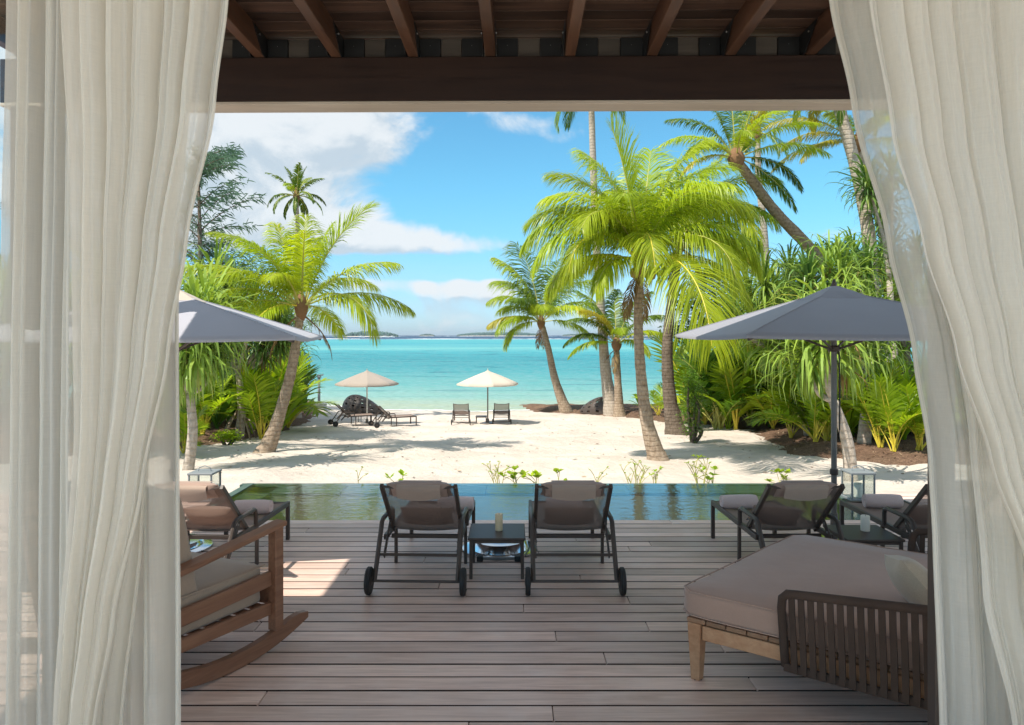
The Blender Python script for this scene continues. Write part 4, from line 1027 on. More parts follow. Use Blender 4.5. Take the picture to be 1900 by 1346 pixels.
# ------------------------------------------------------------------ plants: builders
def frond_mb(seed, L, elev, droop, nl=56, ll=.62, lw=.030, hang=.8, pet=.16, power=1.3, bend=0., rw=.02, lift=.35, segs=3, tipy=.25):
    r = random.Random(seed); N = 16; pts = [Vector((0, 0, 0))]; tans = []
    for i in range(N+1):
        s = i/N; th = elev-droop*s**power; ph = bend*s*s
        tans.append(Vector((math.cos(th)*math.cos(ph), math.cos(th)*math.sin(ph), math.sin(th))))
        if i < N: pts.append(pts[-1]+tans[-1]*(L/N))
    mb = MB(); mb.tube(pts[:N+1], [rw*(1.15-.95*(i/N)) for i in range(N+1)], 5, cap=False, mi=1)
    Z = Vector((0, 0, -1))
    def at(s): f = s*N; i = min(N-1, int(f)); k = f-i; return pts[i].lerp(pts[i+1], k), tans[i].lerp(tans[min(N, i+1)], k).normalized()
    for i in range(nl):
        sp = (i+.5)/nl; s = pet+(1-pet)*sp; p, T = at(s)
        S = Vector((0, 0, 1)).cross(T)
        if S.length < .05: S = Vector((0, 1, 0))
        S.normalize(); U = T.cross(S)
        prof = max(.12, math.sin(math.pi*(.13+.80*sp)))**.75
        fa = R(68-40*sp)
        for sd in (-1, 1):
            if r.random() < .06 or mnoise.noise(Vector((i*.21, sd*3., seed*.37))) > .43: continue
            l = ll*prof*r.uniform(.88, 1.1); f2 = fa+r.uniform(-.09, .09); li = lift+r.uniform(-.15, .15)
            d = T*math.cos(f2)+(S*sd*math.cos(li)+U*math.sin(li))*math.sin(f2); hg = hang*r.uniform(.7, 1.3)
            q = p.copy(); vs = []; W = lw*r.uniform(.8, 1.15)*(.55+.45*prof)
            for k in range(segs+1):
                wd = (T-d*T.dot(d))
                if wd.length < 1e-3: wd = S
                wd = wd.normalized()*W*((.6, 1., .75, 0)[k] if segs == 3 else (.7, 1, 0)[k])
                if k < segs: vs += [q-wd*.5, q+wd*.5]
                else: vs.append(q)
                d = (d+Z*hg*(.33*(k+1))).normalized(); q = q+d*(l/segs)
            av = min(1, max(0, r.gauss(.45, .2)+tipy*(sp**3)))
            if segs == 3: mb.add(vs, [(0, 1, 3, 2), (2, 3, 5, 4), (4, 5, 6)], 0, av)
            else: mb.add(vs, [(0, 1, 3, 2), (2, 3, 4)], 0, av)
    return mb
def fr_obj(par, base, az, mb, mats, name='frond'):
    o = mb.build(name, mats, par, attr=True); o.location = base; o.rotation_euler = (0, 0, az); return o
def bez(pts, n):                                        # Catmull-Rom through points
    out = []; P_ = [pts[0]*2-pts[1]]+pts+[pts[-1]*2-pts[-2]]
    for i in range(1, len(P_)-2):
        for k in range(n):
            t = k/n; a, b, c, d = P_[i-1:i+3]
            out.append(.5*((2*b)+(c-a)*t+(2*a-5*b+4*c-d)*t*t+(3*b-a-3*c+d)*t*t*t))
    out.append(pts[-1]); return out
def palm(label, base, path, r0, r1, fronds, mat='palm', rib='rach', trunkm='trunk', group=None, seed=0, sc=1., ll=.70, nuts=0, skirt=0, Yc=None, name='coconut_palm', lw=.027, nl=105):
    # path: list of (column, row) seen along the trunk, base first, all at the depth of the base unless Yc gives the crown's depth
    t = thing(name, label, 'palm tree', base, 0, group); Y0 = base.y; Y1 = Yc or Y0; pts = []
    for i, (a, b) in enumerate(path):
        Yi = Y0+(Y1-Y0)*(i+1)/len(path); pts.append(P(a, b, Yi)-base)
    pts = bez([Vector((0, 0, -.15))]+pts, 6); n = len(pts); r = random.Random(seed)
    rad = []
    for i in range(n): u = i/(n-1); rad.append((r1+(r0*.62-r1)*(1-u)+(r0*.5)*math.exp(-u*9))*(1+.03*math.sin(i*2.2)))
    rp, rrad = [], []
    for i in range(n-1):                                # leaf-scar rings
        seglen = (pts[i+1]-pts[i]).length; k = max(1, int(seglen/.11))
        for q in range(k): u = q/k; rp += [pts[i].lerp(pts[i+1], u), pts[i].lerp(pts[i+1], u+.55/k)]; rr = rad[i]*(1-u)+rad[i+1]*u; rrad += [rr*1.035, rr*.985]
    rp.append(pts[-1]); rrad.append(rad[-1])
    MB().tube(rp, rrad, 14).build('trunk', M[trunkm], t, smooth=True)
    top = pts[-1]; 
    MB().lathe([(r1*.9, -.30*sc), (r1*1.7, -.12*sc), (r1*2.0, .02*sc), (r1*1.3, .22*sc), (r1*.4, .42*sc)], tuple(top), 12).build('crown_shaft', M['fibre'], t, smooth=True)
    for k, fr in enumerate(fronds):
        az, el_, L, dr = fr[:4]; kw = dict(fr[4]) if len(fr) > 4 else {}
        mt = kw.pop('mat', mat); rb = kw.pop('rib', rib); 
        mb = frond_mb(seed*100+k, L*sc, R(el_), R(dr), **{**dict(ll=ll*sc*L/2.8, lw=lw*sc, bend=r.uniform(-.35, .35), rw=.022*sc, nl=nl), **kw})
        fr_obj(t, top+Vector((.08*sc*math.cos(R(az)), .08*sc*math.sin(R(az)), .05*sc)), R(az), mb, [M[mt], M[rb]])
    for k in range(nuts):
        a = r.uniform(0, 6.28); MB().lathe([(.01, -.13), (.08, -.09), (.105, 0), (.085, .08), (.01, .12)], tuple(top+Vector((.24*math.cos(a), .24*math.sin(a), -.18-.1*r.random()))), 10).build('coconut', M['nut'], t, smooth=True)
    for k in range(skirt):
        mb = frond_mb(seed*77+k, 1.3*sc, R(-35), R(50), nl=24, ll=.4*sc, hang=1.2); fr_obj(t, top+Vector((0, 0, -.15)), r.uniform(0, 6.28), mb, [M['dead'], M['fibre']], 'dead_frond')
    return t
def auto_fronds(n, L, seed, old=-25, az0=0., young=84, dr=(25, 105), mats=None):
    r = random.Random(seed); out = []
    for k in range(n):
        u = k/(n-1); az = (az0+k*137.5) % 360; e = young+(old-young)*u**1.1+r.uniform(-6, 6); d = dr[0]+(dr[1]-dr[0])*min(1, u*1.7)-(max(0, u-.6)*70)
        l = L*(.72+.38*math.sin(math.pi*min(1, .15+u*.8)))*r.uniform(.92, 1.08); kw = {}
        if mats: kw['mat'] = r.choice(mats)
        kw['hang'] = .35+.75*u
        out.append((az, e, l, d, kw))
    return out
# ---------------- the coconut palms
Y_ = dict(mat='palm', rib='rachy')
palm('leaning coconut palm at left with bright arching fronds, its curved trunk rising from the sand', G(488, 840), [(512, 790), (538, 700), (552, 620), (559, 572)], .26, .085, [
    (5, 72, 3.0, 38, {'hang': .35}), (172, 66, 2.9, 62, {'hang': .5}), (186, 42, 3.1, 62, {'hang': .9}), (205, 30, 2.6, 80, {'hang': .9}), (-4, 48, 2.6, 58, {'hang': .8}), (12, 24, 2.7, 62, {'hang': 1.1}),
    (-28, 28, 2.7, 118, {'hang': .9}), (95, 82, 2.4, 18), (150, 78, 2.3, 28), (40, 80, 2.2, 22), (-100, 55, 2.0, 95), (-70, 72, 2.3, 60), (-140, 50, 2.4, 90), (60, 45, 2.6, 75), (120, 48, 2.6, 75), (230, 66, 2.2, 55),
    (168, 8, 2.4, 62, {'hang': 1.2}), (-160, 14, 2.5, 62, {'hang': 1.1}), (-120, 5, 1.8, 70, Y_), (80, 5, 2.2, 60)], seed=1, sc=1.0, ll=.90, skirt=2)
g = G(478, 806)
palm('small crowned coconut palm standing behind the left leaning palm against the cloud', G(547, 776), [(550, 690), (552, 560), (552, 430), (550, 366)], .26, .07, auto_fronds(17, 1.35, 5, old=-30, az0=20, mats=['palmdk', 'palm', 'palmyel'] if False else ['palmdk', 'palm']), seed=3, sc=1.0, ll=.55, trunkm='trunkpale', nl=60, lw=.035)
palm('tallest leaning coconut trunk near the water, its crown above the opening', G(1137, 766), [(1124, 690), (1114, 560), (1104, 400), (1098, 220), (1096, 150)], .38, .11, auto_fronds(16, 3.2, 8, old=-28, az0=40, mats=['palmdk', 'palm']), seed=4, sc=1.0, trunkm='trunkpale')
palm('slim coconut palm bent towards the sea at the water edge', G(1052, 764), [(1030, 705), (1018, 650), (1008, 610), (1004, 600)], .30, .10, [
    (182, 22, 2.5, 60, {'hang': 1.1, 'mat': 'palmyel'}), (200, 4, 2.3, 95, {'hang': .9}), (120, 76, 4.4, 30, {'mat': 'palmdk'}), (165, 76, 3.8, 50), (60, 72, 4.3, 50, {'mat': 'palmdk'}), (10, 45, 3.2, 75), (-40, 40, 3, 80), (90, 40, 3, 70), (-15, 10, 2.9, 80),
    (-90, 45, 2.6, 80), (-130, 58, 2.6, 85, {'mat': 'palmdk'}), (145, 45, 2.8, 80), (20, 68, 3.2, 40, {'mat': 'palmdk'}), (-150, 25, 2.5, 90), (178, 62, 2.9, 95), (30, 60, 4.2, 70), (150, 68, 3.6, 75, {'mat': 'palm'})], seed=5, ll=1.1, lw=.045, skirt=2)
palm('big bright coconut palm right of centre with a slender curved trunk rising from open sand', G(1224, 854), [(1200, 780), (1188, 680), (1184, 580), (1188, 490)], .23, .08, [
    (174, 86, 3.0, 16, {'hang': .3}), (160, 76, 2.9, 70, {'hang': .6}), (176, 64, 2.9, 105, {'hang': .8}), (188, 56, 3.0, 118, {'hang': 1.0}), (200, 48, 2.9, 128, {'hang': 1.1}), (216, 44, 2.6, 135, {'hang': 1.0, 'rib': 'rachy'}),
    (-76, 6, 3.9, 92, {'hang': .7, 'rib': 'rachy'}), (-95, 40, 2.6, 128, {'hang': .9, 'rib': 'rachy'}), (-50, 36, 3.0, 128, {'hang': .9}), (-25, 50, 2.9, 125, {'hang': 1.0}), (-8, 44, 2.9, 120, {'hang': 1.1}), (4, 68, 3.1, 105, {'hang': .8}), (12, 80, 3.2, 80, {'hang': .6}),
    (28, 72, 3.1, 92), (58, 68, 3.0, 90), (95, 64, 2.9, 92), (130, 66, 2.9, 90), (-110, 70, 2.6, 105), (-135, 62, 2.6, 120), (-45, 72, 2.9, 100), (-10, 84, 3.0, 50), (150, 82, 2.9, 45), (60, 84, 2.8, 30), (-165, 72, 2.8, 100),
    (-20, 14, 2.6, 88, {'hang': 1.2}), (150, 20, 2.4, 85, {'hang': 1.1}), (190, 18, 2.3, 90, {'hang': 1.2}), (-130, 10, 2.0, 85, {'hang': 1.2})], seed=6, ll=1.12, lw=.025, nuts=3, nl=140, sc=1.0, skirt=2)
palm('coconut palm behind the big one, with a dark thick trunk at the bed corner', G(1256, 806), [(1243, 740), (1238, 650), (1246, 560), (1262, 450)], .36, .12, [
    (8, 80, 4.0, 60, {'hang': .5}), (-6, 72, 3.8, 95, {'hang': .7}), (20, 62, 3.5, 110, {'hang': .8}), (-20, 56, 3.4, 118, {'hang': .9}), (40, 70, 3.4, 90), (0, 42, 3.0, 118, {'hang': 1.1}), (-45, 44, 3.2, 118, {'hang': 1.}), (15, 20, 2.8, 95, {'hang': 1.2}),
    (100, 76, 3.6, 60), (150, 70, 3.5, 90), (175, 60, 3.3, 110), (-80, 66, 3.2, 105), (-110, 52, 3.0, 125), (-150, 62, 3.2, 105), (70, 46, 3.2, 100), (-60, 16, 3.0, 90, {'hang': 1.1, 'rib': 'rachy'}), (-30, 5, 2.8, 75, {'hang': 1.2, 'mat': 'palmyel'})], seed=7, ll=1.1, lw=.034, trunkm='trunkdk', skirt=7, nl=120)
palm('short dark green palm between the tall trunk and the big palm', G(1150, 772), [(1146, 700), (1144, 640)], .3, .12, [(185, 60, 2.6, 85, {'mat': 'palmdk'}), (170, 35, 2.5, 90, {'mat': 'palmdk'}), (5, 60, 2.8, 80, {'mat': 'palmdk'}), (-15, 40, 2.6, 90), (90, 75, 2.8, 30, {'mat': 'palmdk'}), (-90, 50, 2.2, 90), (210, 65, 2.6, 70, {'mat': 'palmyel'}), (30, 74, 3, 50, {'mat': 'palmdk'}), (150, 74, 3, 50, {'mat': 'palmdk'}), (-60, 20, 2.3, 80), (190, 15, 2.3, 75)], seed=9, ll=.8, lw=.045, skirt=2)
b = Vector((12.8, 24.5, 0)); b.z = gz(b.x, b.y)
palm('leaning coconut palm at upper right, its trunk curving up left over the screwpines', b, [(1568, 560), (1510, 470), (1440, 395), (1395, 335), (1366, 296)], .34, .13, [
    (95, 84, 3.0, 18, {'mat': 'palmdk'}), (150, 76, 2.6, 30, {'mat': 'palmdk'}), (20, 72, 2.6, 60), (0, 48, 2.6, 62, {'mat': 'palm'}), (-5, 24, 2.7, 55), (5, 4, 2.3, 70, {'mat': 'palmdk'}), (10, -22, 2.4, 40, {'mat': 'palmdk'}), (172, 62, 2.4, 72, {'mat': 'palmdk'}), (185, 40, 2.4, 80), (195, 8, 2.0, 75, {'mat': 'palmyel'}),
    (-60, 60, 2.2, 85), (-100, 40, 2.0, 90), (60, 50, 2.6, 80, {'mat': 'palmdk'}), (120, 44, 2.5, 75, {'mat': 'palmdk'}), (40, 80, 3.0, 40), (-30, 72, 2.8, 60, {'mat': 'palmyel'}), (-150, 30, 2.0, 90), (0, 80, 3.3, 40)], seed=10, ll=.62, Yc=21, trunkm='trunk')
b = Vector((11.6, 22, 0)); b.z = gz(b.x, b.y)
palm('tall ringed coconut trunk at upper right, next to the curtain, crown above the opening', b, [(1620, 560), (1612, 440), (1590, 320), (1556, 195), (1540, 120)], .34, .15, auto_fronds(16, 2.9, 12, old=-45, az0=10, mats=['palm', 'palmyel', 'palmdk']), seed=11, ll=.6, trunkm='trunkpale')
b = Vector((13.2, 24, 0)); b.z = gz(b.x, b.y)
palm('coconut palm with yellow orange fronds reaching left beside the tall ringed trunk', b, [(1665, 560), (1640, 440), (1612, 340), (1592, 268)], .30, .12, [
    (178, 40, 3.2, 70, {'mat': 'palmyel', 'hang': 1.1}), (188, 22, 2.9, 72, {'mat': 'palmyel', 'hang': 1.}), (170, 58, 3.2, 66, {'mat': 'palm'}), (200, 5, 2.7, 60, {'mat': 'palmyel', 'hang': 1.1}), (150, 70, 3.0, 50), (0, 50, 3, 70), (20, 20, 3, 70), (90, 60, 3, 70, {'mat': 'palmdk'}), (-90, 40, 2.2, 90), (-40, 60, 2.6, 80), (220, 45, 2.4, 80), (160, 10, 2.8, 60, {'mat': 'palmyel'})], seed=13, ll=.6, trunkm='trunkpale')
for i, (px, yb, lb) in enumerate([(1420, 31, 'slim distant palm trunk behind the leaning palm at upper right'),]):
    x = (px-CX)*yb/F; palm(lb, Vector((x, yb, gz(x, yb))), [(px, 480), (px-12, 330), (px-14, 250)], .3, .10, auto_fronds(12, 2.2, 40+i, mats=['palmdk']), seed=20+i, ll=.5, trunkm='trunkpale', nl=40)

# ---------------- screwpines (pandanus)
def strap_mb(seed, n=52, L=1.15, W=.055, kink=1.0, lo=-30):
    r = random.Random(seed); mb = MB()
    for k in range(n):
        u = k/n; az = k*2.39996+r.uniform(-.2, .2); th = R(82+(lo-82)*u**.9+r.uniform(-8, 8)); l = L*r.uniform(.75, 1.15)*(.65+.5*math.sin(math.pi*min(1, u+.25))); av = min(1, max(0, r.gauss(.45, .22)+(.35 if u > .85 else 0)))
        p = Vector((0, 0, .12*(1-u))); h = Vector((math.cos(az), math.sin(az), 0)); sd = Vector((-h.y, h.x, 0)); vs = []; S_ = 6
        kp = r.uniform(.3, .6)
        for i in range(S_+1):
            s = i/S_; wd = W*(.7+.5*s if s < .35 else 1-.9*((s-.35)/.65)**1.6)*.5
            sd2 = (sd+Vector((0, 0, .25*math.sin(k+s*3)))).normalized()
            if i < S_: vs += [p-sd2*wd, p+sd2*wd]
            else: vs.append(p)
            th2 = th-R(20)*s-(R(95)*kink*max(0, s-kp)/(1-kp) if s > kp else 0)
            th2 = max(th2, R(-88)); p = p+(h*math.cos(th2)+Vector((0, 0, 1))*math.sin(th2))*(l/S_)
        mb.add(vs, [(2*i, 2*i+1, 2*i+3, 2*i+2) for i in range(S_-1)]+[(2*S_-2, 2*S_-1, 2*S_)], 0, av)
    return mb
def strap_mesh(mat, **kw):
    o = strap_mb(**kw).build('leaf_rosette', mat, attr=True); me = o.data; bpy.data.objects.remove(o); return me
PR = [strap_mesh(M['pand'], seed=s, n=74, L=1.25, W=.07, kink=1.05, lo=-45) for s in (1, 2)]+[strap_mesh(M['pandlt'], seed=s, n=70, L=1.6, W=.07, kink=1.3, lo=-70) for s in (3, 4)]
DEADR = [strap_mesh(M['dead'], seed=s, n=26, L=1.1, W=.06, kink=1.2, lo=-86) for s in (7, 8)]
def pandanus(label, base, heads, Yd=0, r0=.13, forks=None, trunkm='trunkpale', roots=0, seed=0, sc=1., kinds=(0, 1, 2, 3), fork=None):
    t = thing('screwpine', label, 'screwpine', base, 0, 'screwpines'); r = random.Random(seed); Y0 = base.y
    fk = (P(fork[0], fork[1], Y0)-base)
    tr = bez([Vector((0, 0, -.1)), fk*.5+Vector((.08, 0, 0)), fk], 6); MB().tube(tr, [r0*(1.2-.4*i/(len(tr)-1)) for i in range(len(tr))], 10).build('trunk', M[trunkm], t, smooth=True)
    for i, hd in enumerate(heads):
        Yh = Y0+(hd[2] if len(hd) > 2 else r.uniform(-1.2, 1.2)); q = P(hd[0], hd[1], Yh)-base
        mid = fk.lerp(q, .5)+Vector((r.uniform(-.15, .15), 0, -.25)); br = bez([fk, mid, q], 5)
        MB().tube(br, [r0*.62-.25*r0*j/(len(br)-1) for j in range(len(br))], 7).build('branch', M[trunkm], t, smooth=True)
        k = hd[3] if len(hd) > 3 else r.choice(kinds)
        inst('leaf_rosette', PR[k], t, q, (r.uniform(-.15, .15), r.uniform(-.15, .15), r.uniform(0, 6.28)), sc*r.uniform(.9, 1.2))
        if r.random() < .55: inst('dead_leaves', DEADR[i % 2], t, q+Vector((0, 0, -.38*sc)), (0, 0, r.uniform(0, 6.28)), sc*r.uniform(.7, 1.0))
        if r.random() < .6: inst('leaf_rosette', PR[k], t, q+Vector((0, 0, -.3*sc)), (r.uniform(-.2, .2), r.uniform(-.2, .2), r.uniform(0, 6.28)), sc*r.uniform(.85, 1.05))
    if roots:
        mb = MB()
        for k in range(roots): a = 6.28*k/roots+r.uniform(-.2, .2); d = r.uniform(.4, .75); mb.tube([(0.05*math.cos(a), .05*math.sin(a), r.uniform(.6, .95)), (d*.6*math.cos(a), d*.6*math.sin(a), .4), (d*math.cos(a), d*math.sin(a), -.1)], .022, 6)
        mb.build('prop_root', M['trunk'], t, smooth=True)
    return t
pandanus('screwpine behind the right umbrella, left of its peak, with green strap leaves', G(1502, 806), [(1420, 528), (1465, 512), (1392, 560), (1440, 545), (1480, 575), (1400, 600, 0, 2), (1455, 620, 0, 3), (1505, 610, 0, 2), (1360, 590), (1425, 640, -.6, 3)], fork=(1470, 650), seed=31, sc=.82)
pandanus('screwpine with a pale straight trunk right of the umbrella pole', G(1602, 822), [(1540, 505), (1585, 490), (1500, 530), (1560, 520), (1605, 500), (1545, 590, 0, 3), (1590, 600, 0, 2), (1630, 590, 0, 3), (1620, 640, -.5, 2)], fork=(1606, 640), seed=32, sc=.82)
b = G(1580, 893)
pandanus('screwpine with a bare leaning pale trunk in open sand behind the lantern', b, [(1530, 640, 0, 3), (1560, 650, .3, 2), (1500, 650, .3, 3), (1545, 600, 0, 3)], fork=(1546, 745), r0=.10, seed=33, sc=.8)
pandanus('screwpine with a thick rough trunk close to the right curtain', G(1700, 790), [(1640, 500), (1680, 520), (1650, 550), (1690, 600), (1660, 640, 0, 3), (1720, 560), (1650, 470), (1700, 480)], fork=(1676, 650), r0=.2, trunkm='trunk', seed=34, sc=.85)
pandanus('screwpine high at right, its leaves hanging against the tall ringed trunk', Vector((10.9, 20.6, gz(10.9, 20.6))), [(1612, 345), (1640, 390), (1655, 330)], fork=(1650, 520), r0=.1, seed=36, sc=.9, kinds=(0, 1))
pandanus('screwpine at left edge with a bare pale trunk beside the left umbrella', G(348, 872), [(352, 610, 0, 2), (385, 590, .5, 2), (325, 600, 0, 3), (365, 640, -.2, 2), (400, 650, .6, 0), (330, 660, 0, 2)], fork=(352, 730), r0=.095, seed=37, sc=.85)
pandanus('screwpine with prop roots in the middle of the left bed', G(444, 812), [(430, 545), (400, 520), (470, 560), (500, 590), (450, 620, 0, 0), (490, 640, 0, 1), (520, 625, 0, 0), (410, 610, 0, 0), (530, 590), (380, 560, 0, 1)], fork=(442, 690), r0=.12, roots=11, seed=38, kinds=(0, 1, 0, 2))
pandanus('screwpine at the back of the left bed behind the leaning palm trunk', G(512, 782), [(480, 610), (520, 640), (545, 660), (500, 660)], fork=(515, 710), r0=.15, seed=39, kinds=(0, 1))
pandanus('screwpine behind the left curtain', G(200, 830), [(120, 560), (190, 540), (250, 560), (60, 600), (300, 600), (160, 640), (240, 650), (10, 560), (20, 660)], fork=(180, 700), r0=.14, seed=40)

# ---------------- bushy trees behind the beds
def bush(label, base, heads, n, rad, lsz=.16, mat='bush', name='bush', cat='bush', group=None, seed=0, trunkm='trunkdk', sq=.75):
    t = thing(name, label, cat, base, 0, group); r = random.Random(seed); mb = MB(); st = MB()
    for c in heads:
        q = Vector(c)-base; st.tube(bez([Vector((0, 0, -.1)), q*.5+Vector((r.uniform(-.3, .3), r.uniform(-.2, .2), .1)), q], 4), [.06, .055, .05, .045, .04, .035, .03, .02, .012], 6)
        for k in range(n//len(heads)):
            d = Vector((r.gauss(0, 1), r.gauss(0, 1), r.gauss(0, 1))).normalized(); rr = rad*(r.random()**.45)*(.8+.4*mnoise.noise(d*1.7+q)); p = q+Vector((d.x*rr, d.y*rr, d.z*rr*sq))
            a = r.uniform(0, 6.28); ax = Vector((math.cos(a), math.sin(a), r.uniform(-.7, .4))).normalized(); bx = ax.cross(Vector((r.uniform(-.5, .5), r.uniform(-.5, .5), 1))).normalized(); l = lsz*r.uniform(.7, 1.3)
            mb.add([p, p+ax*l*.5+bx*l*.22, p+ax*l+Vector((0, 0, -.1*l)), p+ax*l*.5-bx*l*.22], [(0, 1, 2, 3)], 0, min(1, max(0, r.gauss(.45, .25))))
    st.build('stem', M[trunkm], t, smooth=True); mb.build('foliage', M[mat], t, attr=True); return t
def heads_px(lst): return [P(a, b, Y) for a, b, Y in lst]
bush('dark leafy tree behind the big palms, between them and the right umbrella', G(1300, 778), heads_px([(1290, 560, 28), (1320, 600, 28.5), (1270, 620, 28), (1345, 560, 29), (1310, 520, 29)]), 4200, 1.15, .2, seed=51, name='leafy_tree', cat='tree')
bush('dark leafy tree at the back of the right bed behind the screwpines', Vector((11.5, 29, gz(11.5, 29))), heads_px([(1420, 560, 29), (1470, 600, 30), (1520, 560, 30), (1400, 640, 28.5), (1460, 540, 30)]), 3800, 1.2, .2, seed=52, name='leafy_tree', cat='tree')
bush('round light green leafy tree top above the right umbrella, among the screwpines', Vector((10.5, 24, gz(10.5, 24))), heads_px([(1500, 500, 24), (1550, 470, 24), (1460, 545, 24), (1600, 500, 24.5), (1420, 600, 24)]), 3600, .8, .2, mat='underdk', seed=57, name='leafy_tree', cat='tree')
bush('dark leafy tree beside the right curtain at the back of the bed', Vector((15, 27, gz(15, 27))), heads_px([(1600, 560, 27), (1660, 600, 27), (1710, 540, 27), (1560, 600, 28), (1640, 500, 28), (1760, 600, 26)]), 4200, 1.2, .2, seed=53, name='leafy_tree', cat='tree')
bush('dark leafy tree at the back of the left bed', Vector((-12.5, 28, gz(-12.5, 28))), heads_px([(380, 560, 28), (420, 600, 28), (350, 620, 28), (440, 520, 29), (470, 620, 29), (300, 560, 28)]), 4200, 1.2, .2, seed=54, name='leafy_tree', cat='tree')
bush('low dark bush under the screwpines at the back of the left bed', Vector((-11, 27, gz(-11, 27))), heads_px([(400, 690, 27), (450, 700, 27), (350, 700, 26), (500, 705, 28)]), 2600, .9, .16, seed=55)
for i, (px, Yb, lb) in enumerate([(1330, 30, 'low dark bush at the back of the right bed, behind the bed corner'), (1440, 27, 'low dark bush at the back of the right bed, left of the umbrella pole'), (1560, 24, 'low dark bush at the back of the right bed, right of the umbrella pole'), (1690, 21, 'low dark bush at the back of the right bed, next to the curtain')]):
    x = (px-CX)*Yb/F; z = gz(x, Yb)
    bush(lb, Vector((x, Yb, z)), [(x+dx, Yb+r.uniform(-.5, .5), z+.55+.3*r.random()) for dx in (-1.1, -.4, .4, 1.1)], 2000, .7, .16, seed=60+i, group='low bushes in the right bed')
sh = G(1285, 822); bush('feathery dark shrub in a sand pocket right of the dark palm trunk', sh, [sh+Vector((dx, 0, z)) for dx, z in ((0, .45), (-.05, .8), (.1, 1.15), (.0, 1.45), (-.1, 1.75))], 3200, .42, .07, mat='underdk', seed=70, sq=1.2)
sh = G(420, 826); bush('small pale shrub at the front of the left bed', sh, [sh+Vector((dx, 0, .25)) for dx in (-.12, .05, .2)], 500, .3, .10, mat='under', seed=71)

for i, (px, Yb, hh, lb) in enumerate([(1800, 20, 3.2, 'leafy tree behind the right curtain, nearest the veranda'), (1900, 24, 4.0, 'leafy tree behind the right curtain, further off'), (2100, 21, 4.2, 'leafy tree beyond the right curtain, farthest right of all'), (60, 22, 3.4, 'leafy tree behind the left curtain, nearest the veranda'), (-120, 24, 4.0, 'leafy tree beyond the left curtain, farthest left of all')]):
    x = (px-CX)*Yb/F; z = gz(x, Yb)
    bush(lb, Vector((x, Yb, z)), [(x+dx, Yb+.4*dx, z+h_) for dx, h_ in ((-1.3, hh*.5), (0, hh*.85), (1.2, hh*.6), (-.6, hh*.25), (1., hh*.2), (0.2, hh*.5))], 3600, 1.25, .24, seed=90+i, mat='bush' if i % 2 else 'underdk', name='leafy_tree', cat='tree')
# ironwood (casuarina) at the left, wispy
def ironwood(label, base, top, n, spread, seed):
    t = thing('ironwood_tree', label, 'tree', base); r = random.Random(seed); H = top-base.z; mb = MB(); st = MB()
    st.tube([(0, 0, -.1), (.1, 0, H*.5), (0, 0, H*.97)], [.2, .12, .03], 8)
    for k in range(n):
        u = r.uniform(.25, 1); az = k*2.4+r.uniform(-.3, .3); L = spread*(1.15-u*.8)*r.uniform(.6, 1.1); e = R(r.uniform(15, 50)); z0 = H*u*.95; p = Vector((.08, 0, z0)); pts = [p.copy()]
        for i in range(10):
            th = e-R(8)*i*.4; p = p+Vector((math.cos(az)*math.cos(th), math.sin(az)*math.cos(th), math.sin(th)))*(L/10); pts.append(p.copy())
            for q in range(10):
                o_ = p+Vector((r.gauss(0, .15), r.gauss(0, .15), r.gauss(.02, .10))); d = Vector((math.cos(az)+r.uniform(-.8, .8), math.sin(az)+r.uniform(-.8, .8), r.uniform(-.9, .7))).normalized()*r.uniform(.22, .42); s = d.cross(Vector((0, 1, .3))).normalized()*.013
                mb.add([o_-s, o_+s, o_+d*.6+s*.8+Vector((0, 0, -.02)), o_+d+Vector((0, 0, -.08))], [(0, 1, 2), (0, 2, 3)], 0, min(1, max(0, r.gauss(.4, .25))))
        st.tube(pts, [.03-.0025*i for i in range(11)], 4)
    st.build('trunk', M['trunkdk'], t, smooth=True); mb.build('crown', M['cas'], t, attr=True)
ironwood('wispy dark ironwood tree at upper left beside the curtain', Vector((-12.6, 29, gz(-12.6, 29))), 1.8+(622-270)*29/F, 62, 4.6, 5)
ironwood('wispy ironwood tree behind the left curtain', Vector((-17.5, 30, gz(-17.5, 30))), 1.8+(622-60)*30/F, 80, 4.2, 6)

# ---------------- understory plants
def young_palm_mesh(seed, L, elev, droop, mat, lw=.045, ll=.46, nl=22):
    o = frond_mb(seed, L, R(elev), R(droop), nl=nl, ll=ll, lw=lw, hang=.35, pet=.34, rw=.014, lift=.25, segs=2, tipy=.1).build('frond', [M[mat], M['rachy' if mat == 'under' else 'rach']], attr=True)
    me = o.data; bpy.data.objects.remove(o); return me
def blade_mesh(seed, L, W, elev, droop, mat):
    r = random.Random(seed); mb = MB(); p = Vector((0, 0, 0)); vs = []; S_ = 8
    for i in range(S_+1):
        s = i/S_; th = R(elev)-R(droop)*s**1.4; wd = W*.5*(.12 if s < .22 else math.sin(math.pi*min(1, (s-.15)/.85))**.6)
        vs += [p+Vector((0, -wd, wd*.35)), p.copy(), p+Vector((0, wd, wd*.35))]
        p = p+Vector((math.cos(th), 0, math.sin(th)))*(L/S_)
    for i in range(S_):
        a = i*3; mb.add([], [])
    mb.add(vs, [(i*3+j, i*3+j+1, i*3+j+4, i*3+j+3) for i in range(S_) for j in (0, 1)], 0, r.uniform(.3, .8))
    o = mb.build('leaf', [M[mat]], attr=True, smooth=True); me = o.data; bpy.data.objects.remove(o); return me
YP = {m: [young_palm_mesh(s, 1.35, e, d, m) for s, (e, d) in enumerate([(86, 22), (80, 38), (72, 55), (62, 75), (78, 30)])] for m in ('under', 'underdk')}
BL = {m: [blade_mesh(s, 1.1, .17, e, d, m) for s, (e, d) in enumerate([(86, 25), (80, 45), (70, 70), (60, 85)])] for m in ('under', 'underdk')}
